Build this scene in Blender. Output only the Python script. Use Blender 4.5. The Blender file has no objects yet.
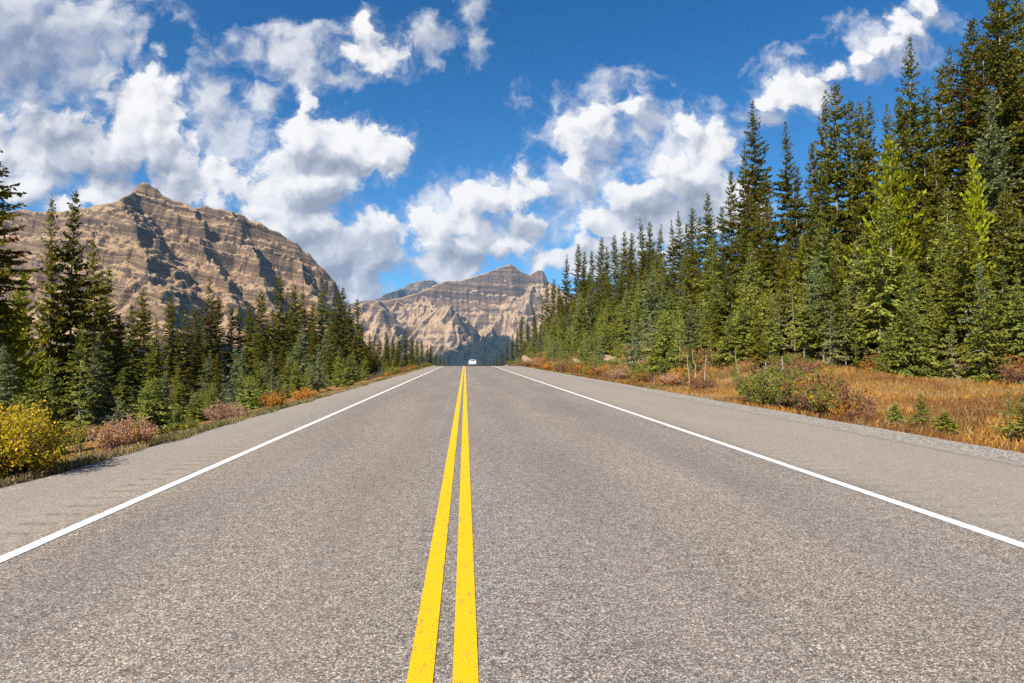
import bpy, math, random
import numpy as np
from mathutils import Vector, Euler

R = math.radians
random.seed(7)
rng = np.random.default_rng(11)
scene = bpy.context.scene
COL = scene.collection

# ------------------------------------------------------------------ camera
CAM_H = 1.43
F_PX = 640.0
cam = bpy.data.cameras.new("camera")
cam.sensor_width = 36.0
cam.lens = F_PX / 1024.0 * 36.0
cam.clip_start = 0.05
cam.clip_end = 60000
cam_o = bpy.data.objects.new("camera", cam)
COL.objects.link(cam_o)
cam_o.location = (0, 0, CAM_H)
cam_o.rotation_euler = (R(90) + math.atan(15 / F_PX), 0, -math.atan(47 / F_PX))
scene.camera = cam_o
_M = cam_o.rotation_euler.to_matrix()


def ray(px, py):
    return _M @ Vector(((px - 512) / F_PX, -(py - 341.5) / F_PX, -1.0))


def at(px, py, Y):
    d = ray(px, py)
    k = Y / d.y
    return Vector((d.x * k, Y, CAM_H + d.z * k))


_Mi = _M.transposed()


def proj(X, Y, Z):
    v = _Mi @ Vector((X, Y, Z - CAM_H))
    return 512 + F_PX * v.x / -v.z, 341.5 - F_PX * v.y / -v.z


# ------------------------------------------------------------------ numpy noise
def _hash(ix, iy, seed):
    h = (ix.astype(np.int64) * 374761393 + iy.astype(np.int64) * 668265263 + seed * 1442695041) & 0xFFFFFFFF
    h = ((h ^ (h >> 13)) * 1274126177) & 0xFFFFFFFF
    h = h ^ (h >> 16)
    return (h & 0xFFFF) / 65535.0


def vnoise(x, y, seed=0):
    x = np.asarray(x, float)
    y = np.asarray(y, float)
    ix = np.floor(x)
    iy = np.floor(y)
    fx = x - ix
    fy = y - iy
    fx = fx * fx * fx * (fx * (fx * 6 - 15) + 10)
    fy = fy * fy * fy * (fy * (fy * 6 - 15) + 10)
    a = _hash(ix, iy, seed)
    b = _hash(ix + 1, iy, seed)
    c = _hash(ix, iy + 1, seed)
    d = _hash(ix + 1, iy + 1, seed)
    return (a + (b - a) * fx) * (1 - fy) + (c + (d - c) * fx) * fy - 0.5


def fbm(x, y, octv=4, seed=0, gain=0.5):
    s = 0
    a = 1.0
    for o in range(octv):
        s = s + a * vnoise(x * 2 ** o + 13.7 * o, y * 2 ** o - 7.3 * o, seed + o)
        a *= gain
    return s


def ridged(x, y, octv=4, seed=0, gain=0.5):
    s = 0
    a = 1.0
    for o in range(octv):
        s = s + a * (1 - 2 * np.abs(2 * vnoise(x * 2 ** o + 5.1 * o, y * 2 ** o + 3.3 * o, seed + o)) ** 0.8)
        a *= gain
    return s


def sstep(a, b, x):
    t = np.clip((np.asarray(x, float) - a) / (b - a), 0, 1)
    return t * t * (3 - 2 * t)


# ------------------------------------------------------------------ terrain
def road_z(Y):
    Y = np.asarray(Y, float)
    s1 = 0.0155
    z = np.where(Y < 88, 0, np.where(Y < 104, -s1 * (Y - 88) ** 2 / 32, -s1 * (Y - 96)))
    z = z - np.where(Y > 148, 0.028 * np.minimum(np.maximum(Y - 148, 0) ** 2 / 160, np.maximum(Y - 228, 0) + 40.0), 0) * (Y < 900)
    z = np.where(Y >= 900, -34.0 - 0.03 * np.minimum(Y - 900, 2200), z)
    return z


X_L, X_R = -4.85, 8.12


def ground_z(X, Y):
    X = np.asarray(X, float)
    Y = np.asarray(Y, float)
    base = road_z(Y)
    # beyond the left edge: verge, then a shallow valley
    t = np.maximum(X_L - X, 0)
    zl = -0.22 * sstep(0, 1.4, t) - 0.75 * sstep(1.2, 6, t) - 0.9 * sstep(5, 18, t) - 5 * sstep(18, 70, t) - 60 * sstep(60, 900, t)
    zl = zl + 0.25 * fbm(X / 5, Y / 5, 3, 4) * sstep(0.6, 4, t)
    # beyond the right edge: meadow close by, cut bank further on, forest slope behind
    t = np.maximum(X - X_R, 0)
    mead = -0.14 * sstep(0, 0.8, t) + 0.045 * np.minimum(t, 13) + 0.30 * np.maximum(t - 13, 0)
    bank = -0.14 * sstep(0, 0.8, t) + 2.5 * sstep(1.6, 9.5, t) + 0.30 * np.maximum(t - 8.5, 0)
    b = sstep(1.25, 2.7, Y / np.maximum(X, 1.0) + 0.25 * fbm(X / 6, Y / 6, 2, 61))
    zr = mead * (1 - b) + bank * b
    zr = np.where(t > 90, zr - 0.30 * (t - 90) + 60 * sstep(90, 500, t), zr)
    zr = zr * (1 - 0.85 * sstep(420, 900, Y))
    zr = zr + (0.16 * fbm(X / 3, Y / 3, 3, 9) + 0.55 * b * fbm(X / 7, Y / 9, 3, 21) * sstep(2, 6, t)) * sstep(0.5, 2.5, t)
    side = np.where(X < 0, zl, zr)
    return base + side


def gz(X, Y):
    return float(ground_z(np.array([X]), np.array([Y]))[0])


# ------------------------------------------------------------------ mesh helpers
def mesh_from(name, V, Fq, mats=(), smooth=False, mat_idx=None):
    """V (n,3) array, Fq: list/array of faces, all of one size, or a list of arrays"""
    me = bpy.data.meshes.new(name)
    groups = Fq if isinstance(Fq, list) else [Fq]
    groups = [np.asarray(g, np.int32) for g in groups if len(g)]
    nl = sum(g.size for g in groups)
    nf = sum(len(g) for g in groups)
    V = np.asarray(V, np.float32)
    me.vertices.add(len(V))
    me.vertices.foreach_set("co", V.ravel())
    me.loops.add(nl)
    me.loops.foreach_set("vertex_index", np.concatenate([g.ravel() for g in groups]))
    me.polygons.add(nf)
    sizes = np.concatenate([np.full(len(g), g.shape[1], np.int32) for g in groups])
    starts = np.concatenate([[0], np.cumsum(sizes)[:-1]]).astype(np.int32)
    me.polygons.foreach_set("loop_start", starts)
    if smooth:
        me.polygons.foreach_set("use_smooth", np.ones(nf, bool))
    for m in mats:
        me.materials.append(m)
    if mat_idx is not None:
        me.polygons.foreach_set("material_index", np.asarray(mat_idx, np.int32))
    me.update(calc_edges=True)
    return me


def link(name, me, parent=None, loc=None):
    o = bpy.data.objects.new(name, me)
    COL.objects.link(o)
    if parent is not None:
        o.parent = parent
    if loc is not None:
        o.location = loc
    return o


def tag(o, label=None, cat=None, group=None, kind=None):
    if label:
        o["label"] = label
    if cat:
        o["category"] = cat
    if group:
        o["group"] = group
    if kind:
        o["kind"] = kind
    return o


def grid_mesh(name, xs, ys, Z, mat, smooth=True):
    nx, ny = len(xs), len(ys)
    XX, YY = np.meshgrid(xs, ys)
    V = np.stack([XX, YY, Z], -1).reshape(-1, 3)
    i = np.arange(nx * ny).reshape(ny, nx)
    F = np.stack([i[:-1, :-1], i[:-1, 1:], i[1:, 1:], i[1:, :-1]], -1).reshape(-1, 4)
    return mesh_from(name, V, F, [mat], smooth)


class MB:
    def __init__(s):
        s.V = []
        s.Q = []
        s.T = []
        s.n = 0

    def add(s, V, Q=None, T=None):
        V = np.asarray(V, float).reshape(-1, 3)
        if Q is not None and len(Q):
            s.Q.append(np.asarray(Q) + s.n)
        if T is not None and len(T):
            s.T.append(np.asarray(T) + s.n)
        s.V.append(V)
        s.n += len(V)

    def tube(s, pts, radii, n=6, cap=True):
        pts = np.asarray(pts, float)
        k = len(pts)
        d = np.gradient(pts, axis=0)
        d /= np.linalg.norm(d, axis=1)[:, None] + 1e-9
        ref = np.array([0.31, 0.95, 0.02]) if abs(d[0][2]) > 0.8 else np.array([0, 0, 1.0])
        u = np.cross(d, ref)
        u /= np.linalg.norm(u, axis=1)[:, None] + 1e-9
        w = np.cross(d, u)
        a = np.linspace(0, 2 * math.pi, n, endpoint=False)
        ring = pts[:, None, :] + np.asarray(radii)[:, None, None] * (np.cos(a)[None, :, None] * u[:, None, :] + np.sin(a)[None, :, None] * w[:, None, :])
        V = ring.reshape(-1, 3)
        i = np.arange(k * n).reshape(k, n)
        j = np.roll(i, -1, axis=1)
        Q = np.stack([i[:-1], j[:-1], j[1:], i[1:]], -1).reshape(-1, 4)
        T = None
        if cap:
            V = np.concatenate([V, pts[-1:]])
            T = np.stack([i[-1], j[-1], np.full(n, k * n)], -1)
        s.add(V, Q, T)

    def build(s, name, mats, smooth=False, mat_idx=None):
        V = np.concatenate(s.V)
        g = []
        if s.Q:
            g.append(np.concatenate(s.Q))
        if s.T:
            g.append(np.concatenate(s.T))
        return mesh_from(name, V, g, mats, smooth, mat_idx)


# ------------------------------------------------------------------ node helpers
class NT:
    def __init__(s, tree):
        s.t = tree
        s.n = tree.nodes
        s.l = tree.links

    def put(s, node, key, v):
        if v is None:
            return
        sock = node.inputs[key]
        if isinstance(v, bpy.types.NodeSocket):
            s.l.new(v, sock)
        else:
            if isinstance(v, (tuple, list)) and len(v) == 3 and sock.type == 'RGBA':
                v = (*v, 1)
            sock.default_value = v

    def math(s, op, a, b=None, c=None, clamp=False):
        n = s.n.new("ShaderNodeMath")
        n.operation = op
        n.use_clamp = clamp
        for i, v in enumerate((a, b, c)):
            s.put(n, i, v)
        return n.outputs[0]

    def vmath(s, op, a, b=None, c=None, out=0):
        n = s.n.new("ShaderNodeVectorMath")
        n.operation = op
        for i, v in enumerate((a, b, c)):
            if v is not None:
                s.put(n, i, v)
        return n.outputs[out]

    def scale(s, a, k):
        n = s.n.new("ShaderNodeVectorMath")
        n.operation = 'SCALE'
        s.put(n, 0, a)
        s.put(n, 3, k)
        return n.outputs[0]

    def noise(s, vec, scale, detail=3, rough=0.5, color=False, dim='3D', ntype='FBM'):
        n = s.n.new("ShaderNodeTexNoise")
        n.noise_dimensions = dim
        n.noise_type = ntype
        s.put(n, "Vector", vec)
        s.put(n, "Scale", scale)
        s.put(n, "Detail", detail)
        s.put(n, "Roughness", rough)
        return n.outputs["Color" if color else "Fac"]

    def voronoi(s, vec, scale, out="Distance", feature='F1', rnd=1.0):
        n = s.n.new("ShaderNodeTexVoronoi")
        n.feature = feature
        s.put(n, "Vector", vec)
        s.put(n, "Scale", scale)
        s.put(n, "Randomness", rnd)
        return n.outputs[out]

    def ramp(s, f, stops, interp='LINEAR'):
        n = s.n.new("ShaderNodeValToRGB")
        cr = n.color_ramp
        cr.interpolation = interp
        while len(cr.elements) < len(stops):
            cr.elements.new(0.5)
        for e, (p, c) in zip(cr.elements, stops):
            e.position = p
            e.color = (*c, 1) if len(c) == 3 else c
        s.put(n, 0, f)
        return n.outputs[0]

    def map(s, v, a, b, c=0.0, d=1.0, smooth=False):
        n = s.n.new("ShaderNodeMapRange")
        n.interpolation_type = 'SMOOTHSTEP' if smooth else 'LINEAR'
        for k, x in zip(("Value", "From Min", "From Max", "To Min", "To Max"), (v, a, b, c, d)):
            s.put(n, k, x)
        return n.outputs[0]

    def mix(s, f, a, b, mode='MIX'):
        n = s.n.new("ShaderNodeMix")
        n.data_type = 'RGBA'
        n.blend_type = mode
        s.put(n, 0, f)
        s.put(n, 6, a)
        s.put(n, 7, b)
        return n.outputs[2]

    def sep(s, v):
        n = s.n.new("ShaderNodeSeparateXYZ")
        s.put(n, 0, v)
        return n.outputs

    def comb(s, x=0.0, y=0.0, z=0.0):
        n = s.n.new("ShaderNodeCombineXYZ")
        for i, v in enumerate((x, y, z)):
            s.put(n, i, v)
        return n.outputs[0]

    def coord(s, which="Object"):
        return s.n.new("ShaderNodeTexCoord").outputs[which]

    def bump(s, h, strength=0.5, dist=0.02):
        n = s.n.new("ShaderNodeBump")
        s.put(n, "Height", h)
        s.put(n, "Strength", strength)
        s.put(n, "Distance", dist)
        return n.outputs[0]


def new_mat(name):
    m = bpy.data.materials.new(name)
    m.use_nodes = True
    t = NT(m.node_tree)
    bs = m.node_tree.nodes["Principled BSDF"]
    bs.inputs["Roughness"].default_value = 0.85
    bs.inputs["Specular IOR Level"].default_value = 0.25
    return m, t, bs


def simple_mat(name, col, rough=0.6, metal=0.0, spec=0.4, var=0.12, scale=6.0):
    m, t, bs = new_mat(name)
    n = t.noise(t.coord(), scale, 4)
    c = t.mix(n, tuple(x * (1 - var) for x in col), tuple(min(1, x * (1 + var)) for x in col))
    t.put(bs, "Base Color", c)
    bs.inputs["Roughness"].default_value = rough
    bs.inputs["Metallic"].default_value = metal
    bs.inputs["Specular IOR Level"].default_value = spec
    return m


def needle_mat(name, dark, light, tip=None, hue_var=0.5):
    m, t, bs = new_mat(name)
    geo = t.n.new("ShaderNodeNewGeometry")
    oi = t.n.new("ShaderNodeObjectInfo")
    co = t.coord()
    isl = geo.outputs["Random Per Island"]
    n = t.noise(co, 0.9, 3)
    f = t.math('ADD', t.math('MULTIPLY', isl, 0.55), t.math('MULTIPLY', t.map(n, 0.3, 0.7), 0.45))
    c = t.mix(f, dark, light)
    # each tree its own cast: some yellower, some bluer
    rnd = oi.outputs["Random"]
    warm = t.mix(rnd, (0.86, 1.0, 1.15), (1.25, 1.02, 0.6))
    c = t.mix(hue_var, c, t.mix(1.0, c, warm, 'MULTIPLY'))
    r2 = t.math('FRACT', t.math('MULTIPLY', rnd, 17.31))
    v = t.map(r2, 0, 1, 0.85, 1.4)
    c = t.scale(c, v)
    if tip:
        g = t.math('GREATER_THAN', t.math('FRACT', t.math('MULTIPLY', isl, 91.7)), 0.93)
        c = t.mix(t.math('MULTIPLY', g, 0.8), c, tip)
    t.put(bs, "Base Color", c)
    bs.inputs["Roughness"].default_value = 0.7
    bs.inputs["Specular IOR Level"].default_value = 0.08
    tr = t.n.new("ShaderNodeBsdfTranslucent")
    t.put(tr, "Color", c)
    mx = t.n.new("ShaderNodeMixShader")
    mx.inputs[0].default_value = 0.32
    t.l.new(bs.outputs[0], mx.inputs[1])
    t.l.new(tr.outputs[0], mx.inputs[2])
    t.l.new(mx.outputs[0], t.n["Material Output"].inputs[0])
    return m


def leaf_mat(name, cols):
    m, t, bs = new_mat(name)
    geo = t.n.new("ShaderNodeNewGeometry")
    isl = geo.outputs["Random Per Island"]
    n = t.noise(t.coord(), 2.2, 3)
    oi = t.n.new("ShaderNodeObjectInfo")
    f = t.math('ADD', t.math('MULTIPLY', isl, 0.6), t.math('MULTIPLY', t.map(n, 0.3, 0.7), 0.4))
    k = len(cols)
    c = t.ramp(f, [((i + 0.5) / k, cc) for i, cc in enumerate(cols)])
    c = t.scale(c, t.map(oi.outputs["Random"], 0, 1, 0.8, 1.2))
    t.put(bs, "Base Color", c)
    bs.inputs["Roughness"].default_value = 0.7
    tr = t.n.new("ShaderNodeBsdfTranslucent")
    t.put(tr, "Color", c)
    mx = t.n.new("ShaderNodeMixShader")
    mx.inputs[0].default_value = 0.3
    t.l.new(bs.outputs[0], mx.inputs[1])
    t.l.new(tr.outputs[0], mx.inputs[2])
    t.l.new(mx.outputs[0], t.n["Material Output"].inputs[0])
    return m


# ------------------------------------------------------------------ materials
M = {}
M['spruce'] = needle_mat('spruce_needles', (0.062, 0.066, 0.008), (0.205, 0.195, 0.024), (0.15, 0.10, 0.03))
M['young'] = needle_mat('young_spruce_needles', (0.100, 0.122, 0.020), (0.310, 0.325, 0.070))
M['blue'] = needle_mat('grey_green_needles', (0.096, 0.118, 0.046), (0.275, 0.295, 0.135))
M['pine'] = needle_mat('pine_needles', (0.150, 0.175, 0.008), (0.410, 0.420, 0.020), None, 0.2)
M['rust'] = needle_mat('rusty_needles', (0.09, 0.045, 0.015), (0.22, 0.09, 0.03))
M['yellow_leaf'] = leaf_mat('yellow_willow_leaves', [(0.24, 0.24, 0.015), (0.50, 0.38, 0.012), (0.70, 0.44, 0.012), (0.42, 0.38, 0.03)])
M['orange_leaf'] = leaf_mat('orange_leaves', [(0.22, 0.10, 0.02), (0.48, 0.20, 0.025), (0.60, 0.30, 0.03), (0.40, 0.14, 0.02)])
M['rust_leaf'] = leaf_mat('rust_leaves', [(0.14, 0.06, 0.03), (0.28, 0.11, 0.04), (0.24, 0.13, 0.06), (0.36, 0.15, 0.04)])
M['pink_leaf'] = leaf_mat('pale_pink_leaves', [(0.36, 0.20, 0.13), (0.58, 0.38, 0.26), (0.55, 0.24, 0.10), (0.70, 0.54, 0.42)])
M['olive_leaf'] = leaf_mat('olive_leaves', [(0.08, 0.11, 0.015), (0.16, 0.19, 0.02), (0.24, 0.23, 0.03), (0.12, 0.15, 0.03)])


def bark_mat(name, a, b):
    m, t, bs = new_mat(name)
    co = t.coord()
    st = t.vmath('MULTIPLY', co, (9, 9, 2.0))
    n = t.noise(st, 1.6, 5, 0.65)
    p = t.noise(co, 1.3, 2)
    f = t.map(t.math('ADD', t.math('MULTIPLY', n, 0.7), t.math('MULTIPLY', p, 0.3)), 0.3, 0.7)
    t.put(bs, "Base Color", t.mix(f, a, b))
    t.put(bs, "Normal", t.bump(n, 0.7, 0.03))
    bs.inputs["Roughness"].default_value = 0.95
    return m


M['bark'] = bark_mat('grey_brown_bark', (0.09, 0.075, 0.062), (0.38, 0.335, 0.29))
M['deadwood'] = bark_mat('bleached_deadwood', (0.20, 0.17, 0.14), (0.48, 0.43, 0.37))
M['twig'] = bark_mat('brown_twigs', (0.10, 0.06, 0.045), (0.26, 0.17, 0.13))


def ground_material():
    m, t, bs = new_mat('ground_cover')
    co = t.coord()
    x, y, z = t.sep(co)[:3]
    n1 = t.noise(co, 0.35, 5, 0.6)
    n2 = t.noise(co, 2.6, 5, 0.65)
    n3 = t.noise(co, 22.0, 4, 0.7)
    grass = t.ramp(t.math('ADD', t.math('MULTIPLY', n2, 0.6), t.math('MULTIPLY', n3, 0.4)),
                   [(0.25, (0.10, 0.05, 0.018)), (0.42, (0.26, 0.125, 0.03)), (0.56, (0.40, 0.20, 0.045)), (0.75, (0.42, 0.28, 0.10))])
    soil = t.ramp(t.math('ADD', t.math('MULTIPLY', n1, 0.5), t.math('MULTIPLY', n3, 0.5)),
                  [(0.3, (0.10, 0.065, 0.04)), (0.5, (0.27, 0.19, 0.12)), (0.7, (0.46, 0.37, 0.26))])
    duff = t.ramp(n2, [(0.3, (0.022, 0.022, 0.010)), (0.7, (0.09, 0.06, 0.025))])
    # bare soil on the cut bank where the noise says so
    geo = t.n.new("ShaderNodeNewGeometry")
    nz = t.sep(geo.outputs["Normal"])[2]
    steep = t.map(nz, 0.985, 0.93)
    bare = t.math('MULTIPLY', steep, t.map(t.noise(co, 0.28, 4, 0.6), 0.40, 0.52))
    c = t.mix(bare, grass, soil)
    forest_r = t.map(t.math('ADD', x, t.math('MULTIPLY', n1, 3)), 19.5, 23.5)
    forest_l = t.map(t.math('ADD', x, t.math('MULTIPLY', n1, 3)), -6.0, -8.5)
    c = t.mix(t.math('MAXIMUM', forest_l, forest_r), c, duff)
    # the sandy strip directly beside the pavement
    strip = t.math('MULTIPLY', t.map(t.math('ADD', x, t.math('MULTIPLY', n2, 0.7)), -5.25, -4.75), t.math('LESS_THAN', x, 0))
    c = t.mix(strip, c, t.mix(n3, (0.26, 0.22, 0.17), (0.5, 0.45, 0.38)))
    # distant valley floor: woods and openings
    far = t.map(y, 500, 900)
    woods = t.ramp(t.noise(co, 0.012, 6, 0.7), [(0.35, (0.015, 0.028, 0.012)), (0.6, (0.04, 0.055, 0.022)), (0.75, (0.10, 0.10, 0.05))])
    c = t.mix(far, c, woods)
    t.put(bs, "Base Color", c)
    t.put(bs, "Normal", t.bump(t.math('ADD', n2, n3), 0.8, 0.12))
    bs.inputs["Roughness"].default_value = 1.0
    return m


def road_material():
    m, t, bs = new_mat('chip_seal_asphalt')
    co = t.coord()
    x, y, z = t.sep(co)[:3]
    flat = t.comb(x, y, 0.0)
    cell = t.voronoi(flat, 120.0, "Color")
    cellg = t.sep(cell)[0]
    celld = t.voronoi(flat, 120.0, "Distance")
    n_f = t.noise(flat, 42.0, 3, 0.75)
    n_m = t.noise(flat, 11.0, 3, 0.6)
    n_c = t.noise(t.vmath('MULTIPLY', flat, (1.0, 0.22, 1.0)), 0.9, 4, 0.6)
    n_l = t.noise(t.vmath('MULTIPLY', flat, (1.0, 0.05, 1.0)), 0.7, 3)
    # stones
    stone = t.ramp(cellg, [(0.0, (0.080, 0.070, 0.063)), (0.22, (0.175, 0.155, 0.137)), (0.5, (0.270, 0.242, 0.212)), (0.76, (0.365, 0.328, 0.285)), (0.93, (0.49, 0.445, 0.40)), (1.0, (0.64, 0.60, 0.55))])
    g2 = t.sep(cell)[1]
    oran = t.math('GREATER_THAN', g2, 0.965)
    stone = t.mix(t.math('MULTIPLY', oran, 0.6), stone, (0.42, 0.22, 0.08))
    gap = t.map(celld, 0.35, 0.62)
    stone = t.mix(t.math('MULTIPLY', gap, 0.55), stone, (0.055, 0.047, 0.042))
    pit = t.map(t.noise(flat, 85.0, 2, 0.6), 0.36, 0.29)
    stone = t.mix(t.math('MULTIPLY', pit, 0.75), stone, (0.035, 0.030, 0.027))
    stone = t.scale(stone, t.map(n_f, 0.25, 0.75, 0.42, 1.48))
    stone = t.scale(stone, t.map(n_m, 0.25, 0.75, 0.78, 1.34))
    stone = t.scale(stone, t.map(n_c, 0.3, 0.7, 0.88, 1.12))

    def band(c, w):
        d = t.math('ABSOLUTE', t.math('SUBTRACT', x, c))
        return t.map(d, w, 0.0, 0.0, 1.0, True)
    tracks = t.math('ADD', t.math('ADD', band(-2.55, 0.6), band(-0.95, 0.5)), t.math('ADD', band(1.1, 0.55), band(3.1, 0.6)))
    tr = t.math('MULTIPLY', tracks, t.map(n_l, 0.3, 0.7, 0.25, 1.0))
    lane = t.mix(t.math('MULTIPLY', tr, 0.30), stone, (0.15, 0.132, 0.126))
    warm = t.mix(t.map(n_l, 0.35, 0.7), (0.99, 0.98, 0.99), (1.15, 1.08, 0.98))
    lane = t.mix(1.0, lane, warm, 'MULTIPLY')
    # paved shoulders are sandier and paler
    xw = t.math('ADD', x, t.math('MULTIPLY', t.math('SUBTRACT', n_c, 0.5), 0.25))
    sh = t.math('MAXIMUM', t.map(xw, -3.30, -3.50), t.map(xw, 4.25, 4.5))
    c = t.mix(t.math('MULTIPLY', sh, 0.42), lane, t.mix(n_f, (0.25, 0.215, 0.170), (0.44, 0.385, 0.315)))
    # worn rumble-strip grooves beside both edge lines
    gy = t.math('FRACT', t.math('MULTIPLY', y, 1 / 0.33))
    gr = t.math('MULTIPLY', t.map(t.math('ABSOLUTE', t.math('SUBTRACT', gy, 0.5)), 0.22, 0.10), t.map(n_m, 0.42, 0.58, 0.1, 1.0))
    rl = t.math('MULTIPLY', t.map(t.math('ABSOLUTE', t.math('ADD', x, 3.62)), 0.18, 0.13), 1.0)
    rr = t.math('MULTIPLY', t.map(t.math('ABSOLUTE', t.math('SUBTRACT', x, 4.62)), 0.22, 0.15), 0.6)
    groove = t.math('MULTIPLY', t.math('MAXIMUM', rl, rr), gr)
    c = t.mix(t.math('MULTIPLY', groove, 0.45), c, (0.05, 0.042, 0.038))
    # loose pale gravel along the outer edge
    xg = t.math('ADD', x, t.math('MULTIPLY', t.math('SUBTRACT', n_m, 0.5), 0.35))
    gv = t.math('MAXIMUM', t.map(xg, 7.26, 7.44), t.math('MULTIPLY', t.map(xg, -4.66, -4.84), 0.6))
    vg = t.voronoi(flat, 34.0, "Color")
    gcol = t.ramp(t.sep(vg)[0], [(0.0, (0.13, 0.115, 0.098)), (0.5, (0.26, 0.232, 0.200)), (1.0, (0.45, 0.41, 0.36))])
    gcol = t.scale(gcol, t.map(n_f, 0.25, 0.75, 0.75, 1.2))
    c = t.mix(gv, c, gcol)
    line = t.math('MULTIPLY', t.map(t.math('ABSOLUTE', t.math('SUBTRACT', xg, 7.2)), 0.08, 0.03), 0.5)
    c = t.mix(line, c, (0.14, 0.12, 0.10))
    t.put(bs, "Base Color", c)
    h = t.math('ADD', t.math('MULTIPLY', cellg, 0.6), t.math('ADD', t.math('MULTIPLY', n_f, 0.8), t.math('MULTIPLY', groove, -1.2)))
    t.put(bs, "Normal", t.bump(h, 0.55, 0.006))
    bs.inputs["Roughness"].default_value = 0.9
    bs.inputs["Specular IOR Level"].default_value = 0.2
    return m


def paint_material(name, col, worn):
    m, t, bs = new_mat(name)
    co = t.coord()
    x, y, z = t.sep(co)[:3]
    flat = t.comb(x, y, 0.0)
    n = t.noise(flat, 60.0, 4, 0.7)
    n2 = t.noise(t.vmath('MULTIPLY', flat, (1, 0.35, 1)), 16.0, 4, 0.7)
    n3 = t.noise(flat, 130.0, 2, 0.6)
    w = t.math('MULTIPLY', t.map(n2, 0.56, 0.68), t.map(n, 0.35, 0.6))
    c = t.mix(n, tuple(v * 0.86 for v in col), tuple(min(1.0, v * 1.06) for v in col))
    c = t.mix(t.map(n3, 0.56, 0.70, 0.0, 0.55), c, tuple(v * 0.6 for v in col))
    c = t.mix(w, c, worn)
    t.put(bs, "Base Color", c)
    t.put(bs, "Normal", t.bump(t.math('ADD', n3, n), 0.9, 0.008))
    bs.inputs["Roughness"].default_value = 0.7
    return m


def rock_mountain_mat(name, forest_lo, forest_hi, px_m, tint=(1, 1, 1), dip=0.0, shade_bowl=None):
    """layered limestone: grey-brown cliffs, tan ledges and scree on the gentler ground, woods below, some of their dark tone painted as cloud shadow"""
    m, t, bs = new_mat(name)
    co = t.coord()
    x, y, z = t.sep(co)[:3]
    geo = t.n.new("ShaderNodeNewGeometry")
    nz = t.sep(geo.outputs["Normal"])[2]
    k = 1.0 / px_m
    n0 = t.noise(co, 0.010 * k, 5, 0.6)
    n1 = t.noise(co, 0.045 * k, 5, 0.65)
    n2 = t.noise(co, 0.20 * k, 4, 0.7)
    # strata follow the dip of the beds
    s = t.math('ADD', z, t.math('ADD', t.math('MULTIPLY', x, dip), t.math('MULTIPLY', n0, 16 * px_m)))
    sn = t.noise(t.comb(t.math('MULTIPLY', s, 0.11 * k), t.math('MULTIPLY', x, 0.0012 * k), t.math('MULTIPLY', y, 0.0012 * k)), 1.0, 4, 0.7)
    cliff = t.ramp(sn, [(0.30, (0.045, 0.039, 0.037)), (0.41, (0.105, 0.082, 0.068)), (0.49, (0.215, 0.160, 0.108)), (0.55, (0.075, 0.062, 0.056)), (0.62, (0.180, 0.138, 0.100)), (0.72, (0.30, 0.225, 0.150))])
    cliff = t.scale(cliff, t.map(n2, 0.3, 0.7, 0.82, 1.18))
    scree = t.mix(n1, (0.25, 0.188, 0.122), (0.45, 0.355, 0.245))
    scree = t.scale(scree, t.map(n2, 0.3, 0.7, 0.9, 1.1))
    sl = t.math('ADD', nz, t.math('MULTIPLY', t.math('SUBTRACT', n1, 0.5), 0.35))
    c = t.mix(t.map(sl, 0.60, 0.76), cliff, scree)
    c = t.mix(1.0, c, tint, 'MULTIPLY')
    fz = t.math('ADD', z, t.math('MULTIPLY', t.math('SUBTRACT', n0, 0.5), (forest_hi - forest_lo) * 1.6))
    if shade_bowl:  # lifts the dark wood tone upslope as a painted cloud shadow
        bx, bw, bh = shade_bowl
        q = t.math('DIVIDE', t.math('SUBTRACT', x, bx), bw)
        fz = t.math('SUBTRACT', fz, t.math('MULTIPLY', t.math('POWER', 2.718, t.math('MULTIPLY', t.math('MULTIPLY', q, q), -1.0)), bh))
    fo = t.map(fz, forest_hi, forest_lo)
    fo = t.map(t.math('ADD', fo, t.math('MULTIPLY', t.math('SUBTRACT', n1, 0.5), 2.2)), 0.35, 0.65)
    wood = t.mix(n2, (0.005, 0.010, 0.012), (0.020, 0.030, 0.024))  # woods, coloured dark enough to double as the painted shadow
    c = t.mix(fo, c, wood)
    t.put(bs, "Base Color", c)
    t.put(bs, "Normal", t.bump(t.math('ADD', t.math('MULTIPLY', sn, 0.8), t.math('ADD', n1, t.math('MULTIPLY', n2, 0.5))), 0.9, 5.0 * px_m))
    bs.inputs["Roughness"].default_value = 1.0
    bs.inputs["Specular IOR Level"].default_value = 0.05
    return m


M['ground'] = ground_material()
M['road'] = road_material()
M['yellow'] = paint_material('yellow_road_paint', (0.84, 0.490, 0.002), (0.30, 0.20, 0.07))
M['white'] = paint_material('white_road_paint', (0.80, 0.79, 0.77), (0.35, 0.31, 0.28))

# ------------------------------------------------------------------ ground and road
xs = np.unique(np.concatenate([
    -np.geomspace(60, 9000, 26), np.linspace(-60, -14, 47), np.linspace(-14, X_L, 32), [X_L + 0.25],
    [X_R - 0.25], np.linspace(X_R, 30, 62), np.linspace(30, 75, 46), np.geomspace(75, 9000, 26)]))
ys = np.unique(np.concatenate([np.linspace(-60, 4, 33), np.linspace(4, 60, 113), np.linspace(60, 260, 134), np.geomspace(260, 12000, 60)]))
XX, YY = np.meshgrid(xs, ys)
ZZ = ground_z(XX, YY)
under = (XX > X_L + 0.1) & (XX < X_R - 0.1)
ZZ = np.where(under, ZZ - 0.12, ZZ)
tag(link('ground', grid_mesh('ground', xs, ys, ZZ, M['ground'])), kind='structure')

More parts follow.
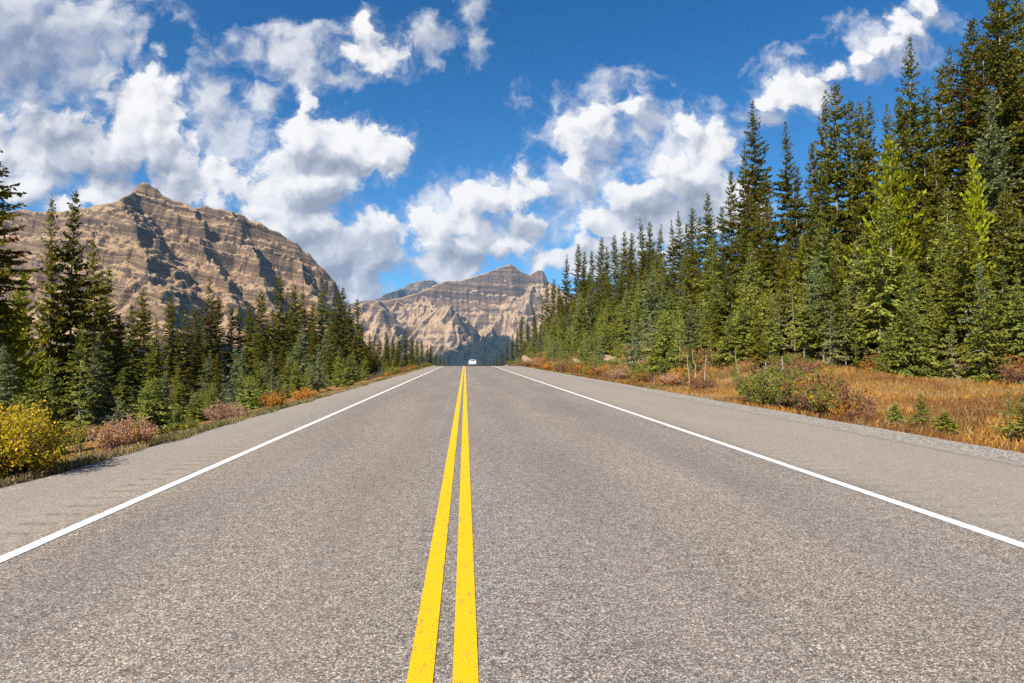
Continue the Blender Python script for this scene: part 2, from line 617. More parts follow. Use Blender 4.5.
ry = np.unique(np.concatenate([np.linspace(-60, 80, 71), np.linspace(80, 200, 121), np.linspace(200, 420, 60)]))
wob = fbm(ry / 2.2, ry * 0, 3, 31)
rx = np.array([X_L - 0.06, -3.2, -0.1, 4.2, 7.2, X_R + 0.06])


def strip_mesh(name, x_of, mat, dz):
    cols = [np.broadcast_to(np.asarray(c, float), ry.shape) for c in x_of]
    X = np.stack(cols, -1)
    Y = np.repeat(ry[:, None], X.shape[1], 1)
    Z = road_z(Y) + dz
    V = np.stack([X, Y, Z], -1).reshape(-1, 3)
    i = np.arange(X.size).reshape(X.shape)
    F = np.stack([i[:-1, :-1], i[:-1, 1:], i[1:, 1:], i[1:, :-1]], -1).reshape(-1, 4)
    return mesh_from(name, V, F, [mat], True)


tag(link('road', strip_mesh('road', [rx[0] + 0.05 * wob, *rx[1:5], rx[5] + 0.12 * fbm(ry / 1.7, ry * 0 + 4, 3, 77)], M['road'], 0.006)), kind='structure')
for x0, x1, mt in ((-0.252, -0.138, 'yellow'), (-0.052, 0.062, 'yellow'), (-3.295, -3.185, 'white'), (4.13, 4.25, 'white')):
    tag(link('road_marking', strip_mesh('road_marking', [x0, x1], M[mt], 0.011)), kind='structure')


# ------------------------------------------------------------------ mountains
def mountain(name, sil, Yr, k_tilt, xr, yr, step, spurs, prof_, mat, terr, seed, unit, dip, base, g1=20.0, g2=7.0, back_slope=0.9, sp=0.8, low_beds=1.0, low_gully=1.0):
    """a rock massif as one height field: crest, cliff band, talus, spurs, gullies and bedding"""
    px = np.array([p[0] for p in sil], float)
    py = np.array([p[1] for p in sil], float)
    xs_ = np.arange(xr[0], xr[1], step)
    ys_ = np.arange(yr[0], yr[1], step)
    X, Y = np.meshgrid(xs_, ys_)
    Xm = at(512, 300, Yr).x
    yc = Yr + k_tilt * (X - Xm) + unit * 6 * fbm(X / (unit * 45), X * 0 + 2.2, 3, seed)

    def cap_at(X, Y):
        v = np.stack([X, Y, 0 * X], -1) @ np.array(_Mi).T
        pxs = 512 + F_PX * v[..., 0] / -v[..., 2]
        q = np.interp(pxs, px, py)
        dd = np.stack([(pxs - 512) / F_PX, -(q - 341.5) / F_PX, -1.0 + 0 * pxs], -1) @ np.array(_M).T
        return CAM_H + dd[..., 2] / dd[..., 1] * Y
    crest = cap_at(X, yc)
    d = yc - Y
    amp = np.clip(np.abs(d) / (unit * 40), 0, 1)
    wx = X + unit * 14 * fbm(X / (unit * 50), Y / (unit * 50), 3, seed + 3) + 0.25 * d
    big = ridged(wx / (unit * 60), Y / (unit * 190), 3, seed + 5, 0.5)
    mid = ridged(wx / (unit * 17) + 0.5 * vnoise(X / (unit * 25), Y / (unit * 25), seed + 6), Y / (unit * 70), 4, seed + 7, 0.55)
    s1, dc, s2 = prof_
    dcv = dc * (1 + 0.9 * vnoise(X / (unit * 55), Y * 0, seed + 30))
    prof = np.where(d > 0, np.where(d < dcv, s1 * d, s1 * dcv + s2 * (d - dcv)), -back_slope * d)
    h = crest - prof + unit * g1 * big * amp + unit * g2 * mid * np.clip(np.abs(d) / (unit * 14), 0, 1)
    for (p0, top, q0, p1, q1, wl, wr) in spurs:
        a_ = at(p0, top, Yr)
        b_ = at(p1, 356, Yr - q1 * unit)
        A = np.array([a_.x, float(np.interp(a_.x, xs_, yc[0])) - q0 * unit])
        B = np.array([b_.x, Yr - q1 * unit])
        AB = B - A
        L = np.linalg.norm(AB)
        u = AB / L
        tt = ((X - A[0]) * u[0] + (Y - A[1]) * u[1])
        pp = ((X - A[0]) * u[1] - (Y - A[1]) * u[0]) * -1
        pp = pp + unit * 9 * fbm(X / (unit * 24), Y / (unit * 24), 4, seed + 40)
        tn = np.clip(tt / L, 0, 2)
        ztop = a_.z + (base - a_.z) * tn ** sp
        wdt = np.where(pp < 0, wl, wr)
        hs = ztop - np.abs(pp) * wdt + unit * 4 * mid - np.maximum(-tt, 0) * 1.2
        k = unit * 5
        m_ = np.maximum(h, hs)
        h = m_ + np.maximum(k - np.abs(h - hs), 0) ** 2 / (4 * k)
    near = np.clip(np.abs(d) / (unit * 6), 0.25, 1)
    h = h + unit * g2 * (low_gully - 1) * mid * sstep(dc, dc * 2, d)
    low = sstep(dc * 0.9, dc * 1.7, d)
    near = near * (1 - low * (1 - low_beds))
    for per, st in terr:
        per = per * unit
        s = h + dip * X + per * 0.9 * fbm(X / (unit * 60), Y / (unit * 60), 3, seed + 9) + per * 0.8 * vnoise((h + dip * X) / (per * 1.7), X * 0, seed + 17)
        q = s / per
        fr = q - np.floor(q)
        tgt = (np.floor(q) + sstep(0.42, 0.66, fr)) * per - (s - h)
        wgt = st * near * np.clip(0.80 + 1.0 * fbm(X / (unit * 40), Y / (unit * 40), 2, seed + 19), 0.2, 1.0)
        h = h + (tgt - h) * wgt
    h = h + (unit * 1.0 * fbm(X / (unit * 5), Y / (unit * 8), 4, seed + 14, 0.62) + unit * 1.3 * ridged(X / (unit * 5.5) + 0.3 * big, Y / (unit * 16), 3, seed + 15, 0.6)) * near
    h = np.minimum(h, cap_at(X, Y))
    h = np.maximum(h, base - unit * 6 + unit * 4 * fbm(X / (unit * 30), Y / (unit * 30), 3, seed + 20))
    edge = np.minimum(np.minimum(X - xr[0], xr[1] - X), np.minimum(Y - yr[0], yr[1] - Y))
    h = np.where(edge < step * 2, base - unit * 30, h)
    return link(name, grid_mesh(name, xs_, ys_, h, mat, False))


left_sil = [(-160, 300), (-80, 235), (-30, 222), (0, 213), (21, 209), (34, 212), (46, 211), (60, 212), (70, 209), (84, 208), (95, 205), (106, 203), (114, 202), (122, 196), (128, 194), (132, 190), (136, 185), (141, 182), (146, 183), (149, 186), (154, 188), (160, 194), (169, 199), (178, 201), (186, 204), (193, 209), (198, 207), (204, 205), (212, 209), (218, 209), (230, 211), (239, 213), (248, 219), (260, 223), (268, 229), (278, 232), (286, 238), (295, 242), (303, 250), (309, 253), (316, 262), (323, 267), (330, 277), (335, 281), (339, 293), (346, 310), (356, 330), (372, 352), (390, 372)]
M['rock_near'] = rock_mountain_mat('layered_rock_near', -10, 50, 4.0, (0.95, 0.84, 0.72), 0.22)
mtn = mountain('mountain', left_sil, 2600, 0.10, (-2620, -180), (1120, 3250), 4.2,
               [(143, 186, 0, 196, 345, 0.80, 1.02), (40, 214, -5, -70, 190, 0.8, 1.2), (108, 206, 4, 70, 260, 0.8, 1.1),
                (206, 208, 2, 262, 235, 0.8, 1.15), (246, 218, 6, 306, 180, 0.9, 1.3), (303, 252, 3, 352, 160, 1.0, 1.4)],
               (1.55, 120, 0.98), M['rock_near'], ((23, 0.50), (9, 0.62), (3.6, 0.6)), 3, 4.06, 0.22, -30, 12, 3.2)
tag(mtn, 'jagged brown layered mountain with a sharp peak behind the dark firs', kind='structure')

far_sil = [(280, 352), (320, 325), (345, 312), (361, 303), (400, 298), (424, 290), (436, 284), (446, 281), (454, 281), (462, 280), (477, 275), (488, 272), (497, 268), (504, 266), (510, 263), (514, 265), (518, 269), (524, 273), (530, 275), (534, 272), (538, 270), (542, 270), (545, 274), (548, 281), (560, 288), (580, 300), (620, 318), (680, 335), (760, 350)]
M['rock_far'] = rock_mountain_mat('layered_rock_far', -60, 90, 10.0, (1.08, 0.97, 0.86), 0.03, (215, 230, 210))  # last tuple places the cloud shadow painted on the lower slope
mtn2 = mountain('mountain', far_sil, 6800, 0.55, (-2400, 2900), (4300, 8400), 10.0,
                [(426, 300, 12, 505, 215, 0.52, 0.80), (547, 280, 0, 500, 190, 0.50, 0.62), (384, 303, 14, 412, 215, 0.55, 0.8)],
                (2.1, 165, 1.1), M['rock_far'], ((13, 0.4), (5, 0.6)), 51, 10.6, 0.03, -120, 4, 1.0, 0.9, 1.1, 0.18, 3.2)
tag(mtn2, 'pale banded far mountain rising over the end of the road', kind='structure')
back_sil = [(250, 345), (300, 322), (340, 306), (361, 300), (374, 299), (385, 294), (397, 290), (404, 287), (409, 283), (416, 281), (424, 280), (433, 280), (437, 283), (445, 288), (470, 300), (520, 330), (560, 352)]
M['rock_back'] = rock_mountain_mat('dark_rock_back', -30, 260, 14.0, (0.55, 0.56, 0.60), 0.02)
mtn3 = mountain('mountain', back_sil, 9600, 0.3, (-3900, 1600), (8450, 11000), 15.0,
                [(400, 292, 20, 430, 90, 0.7, 0.7)], (1.6, 200, 0.7), M['rock_back'], ((16, 0.4),), 87, 15, 0.02, -150, 6, 3)
tag(mtn3, 'dark flat topped ridge far behind the pale banded mountain', kind='structure')


# ------------------------------------------------------------------ tree makers
def sprays_mesh(name, P, D, L, Wd, roll, mat_list, mat_idx=None, fold=0.25):
    """one folded diamond of needles per row: base P, direction D, length L, width Wd"""
    P = np.asarray(P)
    D = np.asarray(D)
    D = D / (np.linalg.norm(D, axis=1)[:, None] + 1e-9)
    ref = np.tile([0.0, 0.0, 1.0], (len(P), 1))
    S = np.cross(D, ref)
    nn = np.linalg.norm(S, axis=1)
    S[nn < 0.05] = [1, 0, 0]
    S /= np.linalg.norm(S, axis=1)[:, None]
    U = np.cross(S, D)
    c = np.cos(roll)[:, None]
    s = np.sin(roll)[:, None]
    A = S * c + U * s
    Nn = -S * s + U * c
    L = L[:, None]
    Wd = Wd[:, None]
    v0 = P
    v1 = P + D * L * 0.45 + A * Wd * 0.5 - Nn * Wd * fold
    v2 = P + D * L
    v3 = P + D * L * 0.45 - A * Wd * 0.5 - Nn * Wd * fold
    V = np.stack([v0, v1, v2, v3], 1).reshape(-1, 3)
    F = np.arange(len(P) * 4).reshape(-1, 4)
    return mesh_from(name, V, F, mat_list, False, mat_idx)


def conifer(name, H, Rm, z0, spacing, nb, seed, mat, pine=False, spray=0.225, power=0.8, gaps=0.1, up_top=0.5, rust=0.0, lean=0.0, dens=1.0):
    g = np.random.default_rng(seed)
    P, D, L, W, RO, MI = [], [], [], [], [], []
    z = z0 * H
    ph = g.uniform(0, 6.28)
    bend = g.normal(0, 0.012, 2) * H
    stubs = []

    def axis(zz):
        t = zz / H
        return bend * math.sin(t * 3.0) + np.array([lean * zz, 0])
    while z < H * 0.985:
        t = z / H
        tt = max(0.0, (t - z0) / (1 - z0))
        env = (1 - tt) ** power
        low = min(1.0, 0.55 + tt * 3.5)
        rr0 = Rm * env * low
        if g.random() < gaps and tt < 0.9:
            rr0 *= g.uniform(0.35, 0.7)
        n = max(4, int(round(nb * (0.75 + 0.25 * (1 - tt)) + g.normal(0, 0.7))))
        for b in range(n):
            a = ph + b * 6.283 / n + g.normal(0, 0.28)
            rr = rr0 * g.uniform(0.62, 1.18) + 0.05
            rr *= 1 + 0.28 * math.cos(a - 1.3 * math.sin(z * 0.9 + seed)) * math.sin(z * 1.7 + seed * 2.1)
            if g.random() < 0.06:
                rr *= 1.25
            if pine:
                pitch = 0.25 + 0.55 * tt + g.normal(0, 0.12)
                dro, cur = -0.05, 0.30
            else:
                pitch = (-0.42 + 0.95 * tt ** 1.6 * up_top * 2) + g.normal(0, 0.13)
                dro, cur = -0.10, 0.22
            zz = z + g.normal(0, spacing * 0.3)
            ax = axis(zz)
            k = max(3, int(rr / (0.085 if not pine else 0.075) * dens * (0.26 / spray) ** 0.9))
            s = np.linspace(0.10 if rr > 0.5 else 0.0, 1.0, k) + g.normal(0, 0.02, k)
            rad = rr * s * math.cos(pitch)
            hz = rr * (math.sin(pitch) * s + dro * s + cur * s * s)
            ca, sa = math.cos(a), math.sin(a)
            base = np.stack([ax[0] + ca * rad, ax[1] + sa * rad, zz + hz], -1)
            fwd = np.array([ca * math.cos(pitch), sa * math.cos(pitch), math.sin(pitch) + dro])
            fv = np.stack([np.full(k, fwd[0]), np.full(k, fwd[1]), fwd[2] + 2 * cur * s], -1)
            side = np.array([-sa, ca, 0.0])
            isr = g.random() < rust * math.exp(-((tt - 0.62) / 0.22) ** 2) * 2
            small = min(1.0, 0.40 + rr * 0.75)
            for sg in (-1, 1) if not pine else (-1, 1, 0):
                if pine:
                    dd = fv * 0.7 + side[None, :] * sg * 0.6 + np.array([0, 0, 0.5]) + g.normal(0, 0.22, (k, 3))
                    ll = spray * g.uniform(0.75, 1.25, k) * (0.5 + 0.5 * env + 0.1)
                    ww = ll * g.uniform(0.24, 0.36, k)
                else:
                    dd = fv * 0.8 + side[None, :] * sg * g.uniform(0.5, 1.15, (k, 1)) + np.array([0, 0, -0.22]) + g.normal(0, 0.18, (k, 3))
                    ll = (spray * (0.75 + 1.5 * np.clip(1 - s, 0, 1) * min(rr, 1.6) / 1.6) * g.uniform(0.7, 1.3, k)) * small
                    ww = spray * g.uniform(0.42, 0.68, k) * small
                P.append(base + g.normal(0, 0.015, (k, 3)))
                D.append(dd)
                L.append(ll)
                W.append(ww)
                RO.append(g.normal(0, 0.8, k))
                MI.append(np.full(k, 1 if isr else 0))
            # the hanging and rising twigs give the bough its depth
            kk = k
            idx = g.integers(0, k, kk)
            P.append(base[idx] + g.normal(0, 0.04, (kk, 3)) * small)
            D.append(fv[idx] * 0.6 + side[None, :] * g.normal(0, 0.5, (kk, 1)) + np.array([0, 0, -0.6 if not pine else 0.9]) + g.normal(0, 0.3, (kk, 3)))
            L.append(spray * 1.0 * g.uniform(0.6, 1.3, kk) * small)
            W.append(L[-1] * 0.52)
            RO.append(g.uniform(-1.6, 1.6, kk))
            MI.append(np.full(kk, 1 if isr else 0))
            # tip
            P.append(base[-1:])
            D.append(fv[-1:])
            L.append(np.array([spray * 0.8 * min(1.0, 0.5 + rr * 0.5)]))
            W.append(L[-1] * 0.35)
            RO.append(g.normal(0, 0.5, 1))
            MI.append(np.array([1 if isr else 0]))
        ph += 1.1 + g.normal(0, 0.3)
        z += spacing * g.uniform(0.75, 1.25) * (0.55 + 0.45 * (1 - tt) + 0.1)
    # leader
    kl = 10
    zt = np.linspace(H * 0.955, H * 0.998, kl)
    a2 = g.uniform(0, 6.28, kl)
    axs = np.array([axis(q) for q in zt])
    P.append(np.stack([axs[:, 0], axs[:, 1], zt], -1))
    D.append(np.stack([np.cos(a2) * 0.4, np.sin(a2) * 0.4, np.ones(kl)], -1))
    L.append(np.full(kl, spray * 0.55))
    W.append(np.full(kl, spray * 0.16))
    RO.append(g.uniform(-1.5, 1.5, kl))
    MI.append(np.zeros(kl, int))
    mats = [mat] + ([M['rust']] if rust > 0 else [])
    crown = sprays_mesh('crown', np.concatenate(P), np.concatenate(D), np.concatenate(L), np.concatenate(W), np.concatenate(RO), mats,
                        np.concatenate(MI) if rust > 0 else None)
    mb = MB()
    zs = np.array([-0.35, 0.0, 0.04 * H, 0.2 * H, 0.4 * H, 0.6 * H, 0.8 * H, 0.985 * H])
    r0 = 0.0080 * H + 0.012
    rad = np.array([1.25, 1.15, 1.0, 0.85, 0.66, 0.47, 0.26, 0.05]) * r0
    ax = np.array([axis(max(q, 0)) for q in zs])
    mb.tube(np.stack([ax[:, 0], ax[:, 1], zs], -1), rad, 8)
    # dead stub branches on the bare lower bole, live limbs inside the crown
    for q in range(int(14 + H)):
        tz = g.uniform(0.06, 0.92) * H
        a = g.uniform(0, 6.28)
        inside = tz > z0 * H
        ln = (Rm * (1 - tz / H) * 0.75 if inside else g.uniform(0.15, 0.25 + Rm * 0.45))
        p0 = np.array([*axis(tz), tz])
        p1 = p0 + np.array([math.cos(a), math.sin(a), -0.12 if not pine else 0.3]) * ln * 0.55
        p2 = p0 + np.array([math.cos(a + 0.1), math.sin(a + 0.1), -0.22 if not pine else 0.55]) * ln
        rb = min(0.10 * r0 * 2, 0.02) + 0.004
        mb.tube([p0, p1, p2], [rb, rb * 0.7, rb * 0.25], 4)
    trunk = mb.build('trunk', [M['bark']], True)
    return dict(H=H, R=Rm, trunk=trunk, crown=crown)


PROTO = {}
PROTO['tall'] = [
    conifer('t', 15, 2.15, 0.12, 0.30, 6, 1, M['spruce'], power=0.72, gaps=0.18),
    conifer('t', 15, 1.8, 0.16, 0.30, 6, 2, M['spruce'], power=0.66, gaps=0.22),
    conifer('t', 16, 2.5, 0.10, 0.32, 6, 3, M['spruce'], power=0.85, gaps=0.22),
    conifer('t', 16, 1.9, 0.18, 0.30, 6, 4, M['spruce'], power=0.60, gaps=0.25, rust=0.10),
    conifer('t', 14, 2.2, 0.08, 0.31, 6, 5, M['spruce'], power=0.9, gaps=0.15),
]
PROTO['rusty'] = [conifer('t', 14, 2.2, 0.08, 0.31, 6, 6, M['spruce'], power=0.85, gaps=0.2, rust=0.2)]
PROTO['fir'] = [
    conifer('t', 10, 1.5, 0.05, 0.27, 6, 7, M['spruce'], power=0.95, gaps=0.2, spray=0.24),
    conifer('t', 10, 1.8, 0.04, 0.27, 7, 8, M['spruce'], power=0.9, gaps=0.12, spray=0.24),
]
PROTO['mid'] = [
    conifer('t', 8, 1.6, 0.08, 0.26, 6, 9, M['young'], power=0.85, gaps=0.15, spray=0.22),
    conifer('t', 8, 1.4, 0.12, 0.26, 6, 10, M['spruce'], power=0.8, gaps=0.2, spray=0.22),
    conifer('t', 8, 1.75, 0.05, 0.26, 6, 11, M['blue'], power=0.9, gaps=0.12, spray=0.22),
    conifer('t', 8, 1.5, 0.20, 0.26, 6, 12, M['young'], power=0.75, gaps=0.2, spray=0.22),
]
PROTO['greyfir'] = [conifer('t', 14, 2.3, 0.14, 0.30, 7, 13, M['blue'], power=0.8, gaps=0.15)]
PROTO['pine'] = [
    conifer('t', 11, 2.3, 0.05, 0.34, 7, 14, M['pine'], pine=True, spray=0.26, power=0.85, gaps=0.1),
    conifer('t', 10, 1.35, 0.10, 0.33, 6, 15, M['pine'], pine=True, spray=0.25, power=0.75, gaps=0.15),
]
PROTO['young'] = [
    conifer('t', 2.6, 0.62, 0.04, 0.15, 6, 16, M['young'], power=0.85, spray=0.15, gaps=0.1, dens=1.2),
    conifer('t', 2.6, 0.95, 0.02, 0.14, 7, 17, M['young'], power=0.75, spray=0.16, gaps=0.1, dens=1.2),
    conifer('t', 2.6, 0.55, 0.10, 0.16, 5, 18, M['blue'], power=0.9, spray=0.14, gaps=0.2, dens=1.2),
    conifer('t', 2.6, 0.50, 0.16, 0.19, 5, 19, M['young'], power=0.8, spray=0.14, gaps=0.35, dens=1.0),
]
KIND_NAME = dict(tall='spruce_tree', rusty='spruce_tree', fir='fir_tree', mid='fir_tree', greyfir='fir_tree', pine='pine_tree', young='young_spruce')
KIND_CAT = dict(tall='spruce', rusty='spruce', fir='fir', mid='fir', greyfir='fir', pine='pine', young='young spruce')
TAKEN = []


def plant(kind, X, Y, h, label, group=None, var=None, wide=1.0, cat=None, name=None):
    ps = PROTO[kind]
    p = ps[var if var is not None else random.randrange(len(ps))]
    e = bpy.data.objects.new(name or KIND_NAME[kind], None)
    COL.objects.link(e)
    e.empty_display_size = 0.2
    s = h / p['H']
    w = s ** 0.75 * wide if h > p['H'] else s ** 0.85 * wide
    e.location = (X, Y, gz(X, Y))
    e.scale = (w, w, s)
    e.rotation_euler = (random.gauss(0, 0.022), random.gauss(0, 0.022), random.uniform(0, 6.28))
    tag(e, label, cat or KIND_CAT[kind], group)
    for nm in ('trunk', 'crown'):
        link(nm, p[nm], e)
    TAKEN.append((X, Y))
    return e


def plant_px(kind, px, py, X, label, group=None, var=None, wide=1.0, **kw):
    """the tree whose tip stands at the bearing (px, py), X metres to the side of the road"""
    d = ray(px, py)
    Y = X * d.y / d.x
    top = CAM_H + d.z * Y / d.y
    h = max(0.4, top - gz(X, Y))
    e = plant(kind, X, Y, h, label, group, var, wide, **kw)
    e.rotation_euler.x *= 0.25
    e.rotation_euler.y *= 0.25
    return e


ORD = ['first', 'second', 'third', 'fourth', 'fifth', 'sixth', 'seventh', 'eighth', 'ninth', 'tenth', 'eleventh', 'twelfth', 'thirteenth', 'fourteenth', 'fifteenth', 'sixteenth', 'seventeenth', 'eighteenth', 'nineteenth', 'twentieth']

# ---- hillside trees whose tips make the skyline on the right
G_SKY = 'tall conifers whose tips form the hillside skyline'
plant_px('tall', 752, 101, 27, 'tallest dark spire of the hillside, beside the lower end of the streak cloud', G_SKY, 2)
plant_px('rusty', 745, 140, 25, 'spruce with rusty tufts leaning against the tallest hillside spire', G_SKY, 0, 0.8)
plant_px('pine', 887, 137, 22, 'broad bright yellow-green pine standing out from the dark hillside', G_SKY, 0, 1.12)
plant_px('pine', 971, 155, 23, 'slim bright yellow-green pine right of the broad bright pine', G_SKY, 1, 0.9)
plant_px('greyfir', 995, 88, 25, 'wide grey-green fir with a bare grey trunk right of the slim bright pine', G_SKY, 0, 0.9)
plant_px('pine', 655, 262, 23, 'bright yellow-green pine in the middle of the hillside stand', G_SKY, 0, 0.75)
plant_px('pine', 574, 300, 20, 'bright yellow-green pine above the pale rock outcrop', G_SKY, 0, 0.9)
plant_px('pine', 801, 235, 22, 'dull yellow-green young pine left of the broad bright pine', G_SKY, 1, 0.9)
left_of_spire = [(730, 169, 26), (721, 205, 25), (708, 191, 27), (699, 215, 26), (693, 207, 29), (686, 222, 26), (678, 211, 28), (671, 220, 26), (661, 224, 29), (650, 220, 28), (640, 218, 27), (632, 232, 30), (625, 230, 28), (614, 234, 29), (607, 245, 28)]
for i, (px, py, X) in enumerate(left_of_spire):
    plant_px('tall', px, py, X, f'{ORD[i]} skyline spruce to the left of the tallest hillside spire', G_SKY, None, 0.82)
outc = [(601, 236, 29), (592, 250, 28), (584, 250, 29), (578, 243, 27), (567, 254, 25), (559, 284, 24), (554, 278, 26), (547, 281, 24), (542, 295, 25), (534, 307, 24), (528, 316, 22), (522, 314, 25), (517, 327, 22), (512, 334, 21), (507, 341, 20), (501, 349, 20), (497, 353, 18), (493, 356, 17), (489, 358, 16)]
for i, (px, py, X) in enumerate(outc):
    plant_px('tall', px, py, X, f'{ORD[len(outc) - 1 - i]} hillside spruce counted from the far road crest upward', G_SKY, None, 0.85)
right_of_spire = [(764, 170, 26), (783, 122, 29), (797, 165, 27), (812, 140, 28), (825, 90, 30), (838, 79, 28), (850, 98, 31), (860, 100, 29), (870, 96, 32), (885, 105, 31)]
for i, (px, py, X) in enumerate(right_of_spire):
    plant_px('tall', px, py, X, f'{ORD[i]} skyline spruce to the right of the tallest hillside spire', G_SKY, None, 0.82)
right_of_pine = [(899, 93, 29), (911, 36, 31), (925, 85, 28), (941, 62, 30), (952, 46, 32), (959, 40, 30), (972, 14, 31), (983, 30, 29), (993, -12, 31), (1003, -25, 30), (1016, -8, 33), (1030, 10, 29), (1045, -20, 32)]
for i, (px, py, X) in enumerate(right_of_pine):
    plant_px('tall', px, py, X, f'{ORD[i]} tall skyline spruce to the right of the broad bright pine', G_SKY, None, 0.85)

sky_pts = sorted([(p, q) for p, q, _ in left_of_spire + outc + right_of_spire + right_of_pine] + [(752, 101)])
SKX = np.array([p for p, _ in sky_pts], float)
SKY_ = np.array([q for _, q in sky_pts], float)


def sky_at(px):
    m = np.abs(SKX - px) < 16
    lo = SKY_[m].max() if m.any() else np.interp(px, SKX, SKY_)
    return max(lo, np.interp(px, SKX, SKY_))


ZONES_R = [(495, 560, 'beyond the rock outcrop'), (560, 640, 'above the rocky road cut'), (640, 735, 'between the rocky cut and the tallest spire'),
           (735, 810, 'just below the tallest spire'), (810, 870, 'left of the broad bright pine'), (870, 940, 'around the foot of the broad bright pine'),
           (940, 1100, 'right of the broad bright pine')]


def zone_r(px):
    for a, b, n in ZONES_R:
        if a <= px < b:
            return n
    return ZONES_R[-1][2] if px > 900 else ZONES_R[0][2]


def far_enough(X, Y, r):
    return all((X - a) ** 2 + (Y - b) ** 2 > r * r for a, b in TAKEN)


def forest_edge(Y):
    if Y < 24:
        return 22.5
    if Y < 36:
        return 22.5 - (Y - 24) / 12 * 8.3
    return 14.2 if Y < 120 else 13.5


# ---- hillside fill: tall trees inside, mid-height at the edge
def fill_right(n, kind, x0, x1, h0, h1, r, ymax, word, gname, margin):
    made = 0
    tries = 0
    while made < n and tries < n * 60:
        tries += 1
        u = random.random()
        Y = 18 + (ymax - 18) * u ** 1.7
        X = forest_edge(Y) + random.uniform(x0, x1)
        px, _ = proj(X, Y, 0)
        if px > (1300 if kind == 'tall' else 1075) or not far_enough(X, Y, r * (1 + Y / 260)):
            continue
        h = random.uniform(h0, h1)
        z = gz(X, Y)
        lim = sky_at(px) + random.uniform(*margin) * min(1.0, 45 / Y + 0.25) * (0.55 if px < 725 else 1.0)
        top = at(px, lim, Y).z
        h = min(h, top - z)
        if h < h0 * 0.45:
            continue
        zn = zone_r(px)
        plant(kind, X, Y, h, f'{word} {zn}', f'{gname} {zn}')
        made += 1
    return made


c1 = fill_right(126, 'tall', 3.5, 17, 9, 16, 1.7, 330, 'dark spruce packed in the stand', 'inner hillside spruces', (25, 95))
c2 = fill_right(195, 'mid', 0.2, 7.0, 3.0, 9.0, 1.0, 230, 'mid-height green fir at the forest edge', 'edge firs', (40, 120))
c3 = fill_right(200, 'young', -3.2, 5.0, 0.9, 4.2, 0.6, 130, 'small young spruce under taller trees', 'young hillside spruces', (60, 140))
d3 = 0
print('right fill count', c1, c2, c3)

for px, py, X, v, lab in [(742, 292, 14.5, 0, 'green fir above the thin little spruce on the mound'), (757, 305, 14.0, 1, 'fir with grey trunk on the mound left of the grassy gap'),
                          (772, 296, 14.8, 3, 'bare-trunked fir on the mound above the olive thicket'), (803, 282, 16.2, 3, 'thin fir with pale trunk standing by the grassy gap'),
                          (823, 270, 17.0, 3, 'taller thin fir with pale trunk right of the grassy gap'), (834, 258, 17.6, 1, 'dull green fir left of the pale-trunked pair'),
                          (845, 284, 17.8, 3, 'first pale-trunked fir at the back of the meadow'), (862, 276, 18.8, 3, 'second pale-trunked fir at the back of the meadow'),
                          (912, 262, 20.6, 3, 'third pale-trunked fir at the back of the meadow'), (930, 285, 21.0, 0, 'leafy green fir right of the broad pine foot'),
                          (952, 255, 21.4, 3, 'fourth pale-trunked fir at the back of the meadow'), (980, 262, 21.6, 2, 'blue-grey fir at the back of the meadow'),
                          (1003, 250, 22.0, 3, 'fifth pale-trunked fir at the back of the meadow'), (1018, 270, 21.5, 0, 'green fir by the right picture edge behind the meadow')]:
    plant_px('mid', px, py, X, lab, 'front firs behind the meadow', v, 0.85)

# ---- left forest
G_L = 'dark conifers along the road edge below the jagged mountain'
plant_px('fir', 54, 197, -16.5, 'slender dark fir with open tiers, left one of the two tall firs', G_L, 0, 0.7)
plant_px('fir', 77, 192, -16.0, 'fuller dark fir, right one of the two tall firs', G_L, 1, 0.72)
plant_px('fir', 91, 240, -17.0, 'dark fir tucked against the right side of the fuller tall fir', G_L, 1, 0.9)
plant_px('tall', -19, 118, -13.0, 'cropped dark spruce reaching loose branches in at the picture edge', G_L, 3, 1.15)
plant_px('pine', 25, 272, -14.0, 'yellow-green pine left of the two tall firs', G_L, 1, 1.2)
plant_px('pine', 6, 300, -12.5, 'low yellow-green pine beneath the cropped edge spruce', G_L, 0, 0.8)
plant_px('rusty', 208.5, 276, -20, 'tall spruce with rusty red patches in its crown', G_L, 0, 1.0)
btw = [(110, 269, -17), (119, 315, -15), (131, 305, -19), (143, 288, -20), (156, 318, -17), (170, 297, -20), (184, 310, -19), (196, 305, -22)]
for i, (px, py, X) in enumerate(btw):
    plant_px('fir' if i % 2 == 0 else 'tall', px, py, X, f'{ORD[i]} dark conifer right of the two tall firs', G_L, None, 1.0)
rr = [(219, 296, -21), (231, 307, -19), (239, 308, -20), (249, 301, -22), (261.5, 288, -20), (271, 305, -19), (280, 275, -19), (294, 283, -20), (304, 286, -18.5), (313, 302, -20), (323, 283, -17.5), (331, 300, -19), (338, 285, -16.5), (344, 286, -17.5), (351, 303, -17), (357, 298, -15)]
for i, (px, py, X) in enumerate(rr):
    plant_px('tall', px, py, X, f'{ORD[i]} dark spruce right of the rusty-crowned spruce', G_L, None, 1.0)
ff = [(363, 325, -16), (370, 333, -15), (378, 332, -15), (386, 330, -16), (393, 336, -15), (399, 333, -17), (406, 328, -15), (412, 334, -14), (417, 339, -15), (422, 339, -14), (427, 343, -15), (431, 344, -13.5), (436, 350, -14), (440, 354, -13), (444, 357, -14), (448, 359, -13)]
for i, (px, py, X) in enumerate(ff):
    plant_px('tall', px, py, X, f'{ORD[len(ff) - 1 - i]} dark spruce counted from the crest along the far left row', G_L, None, 0.95)

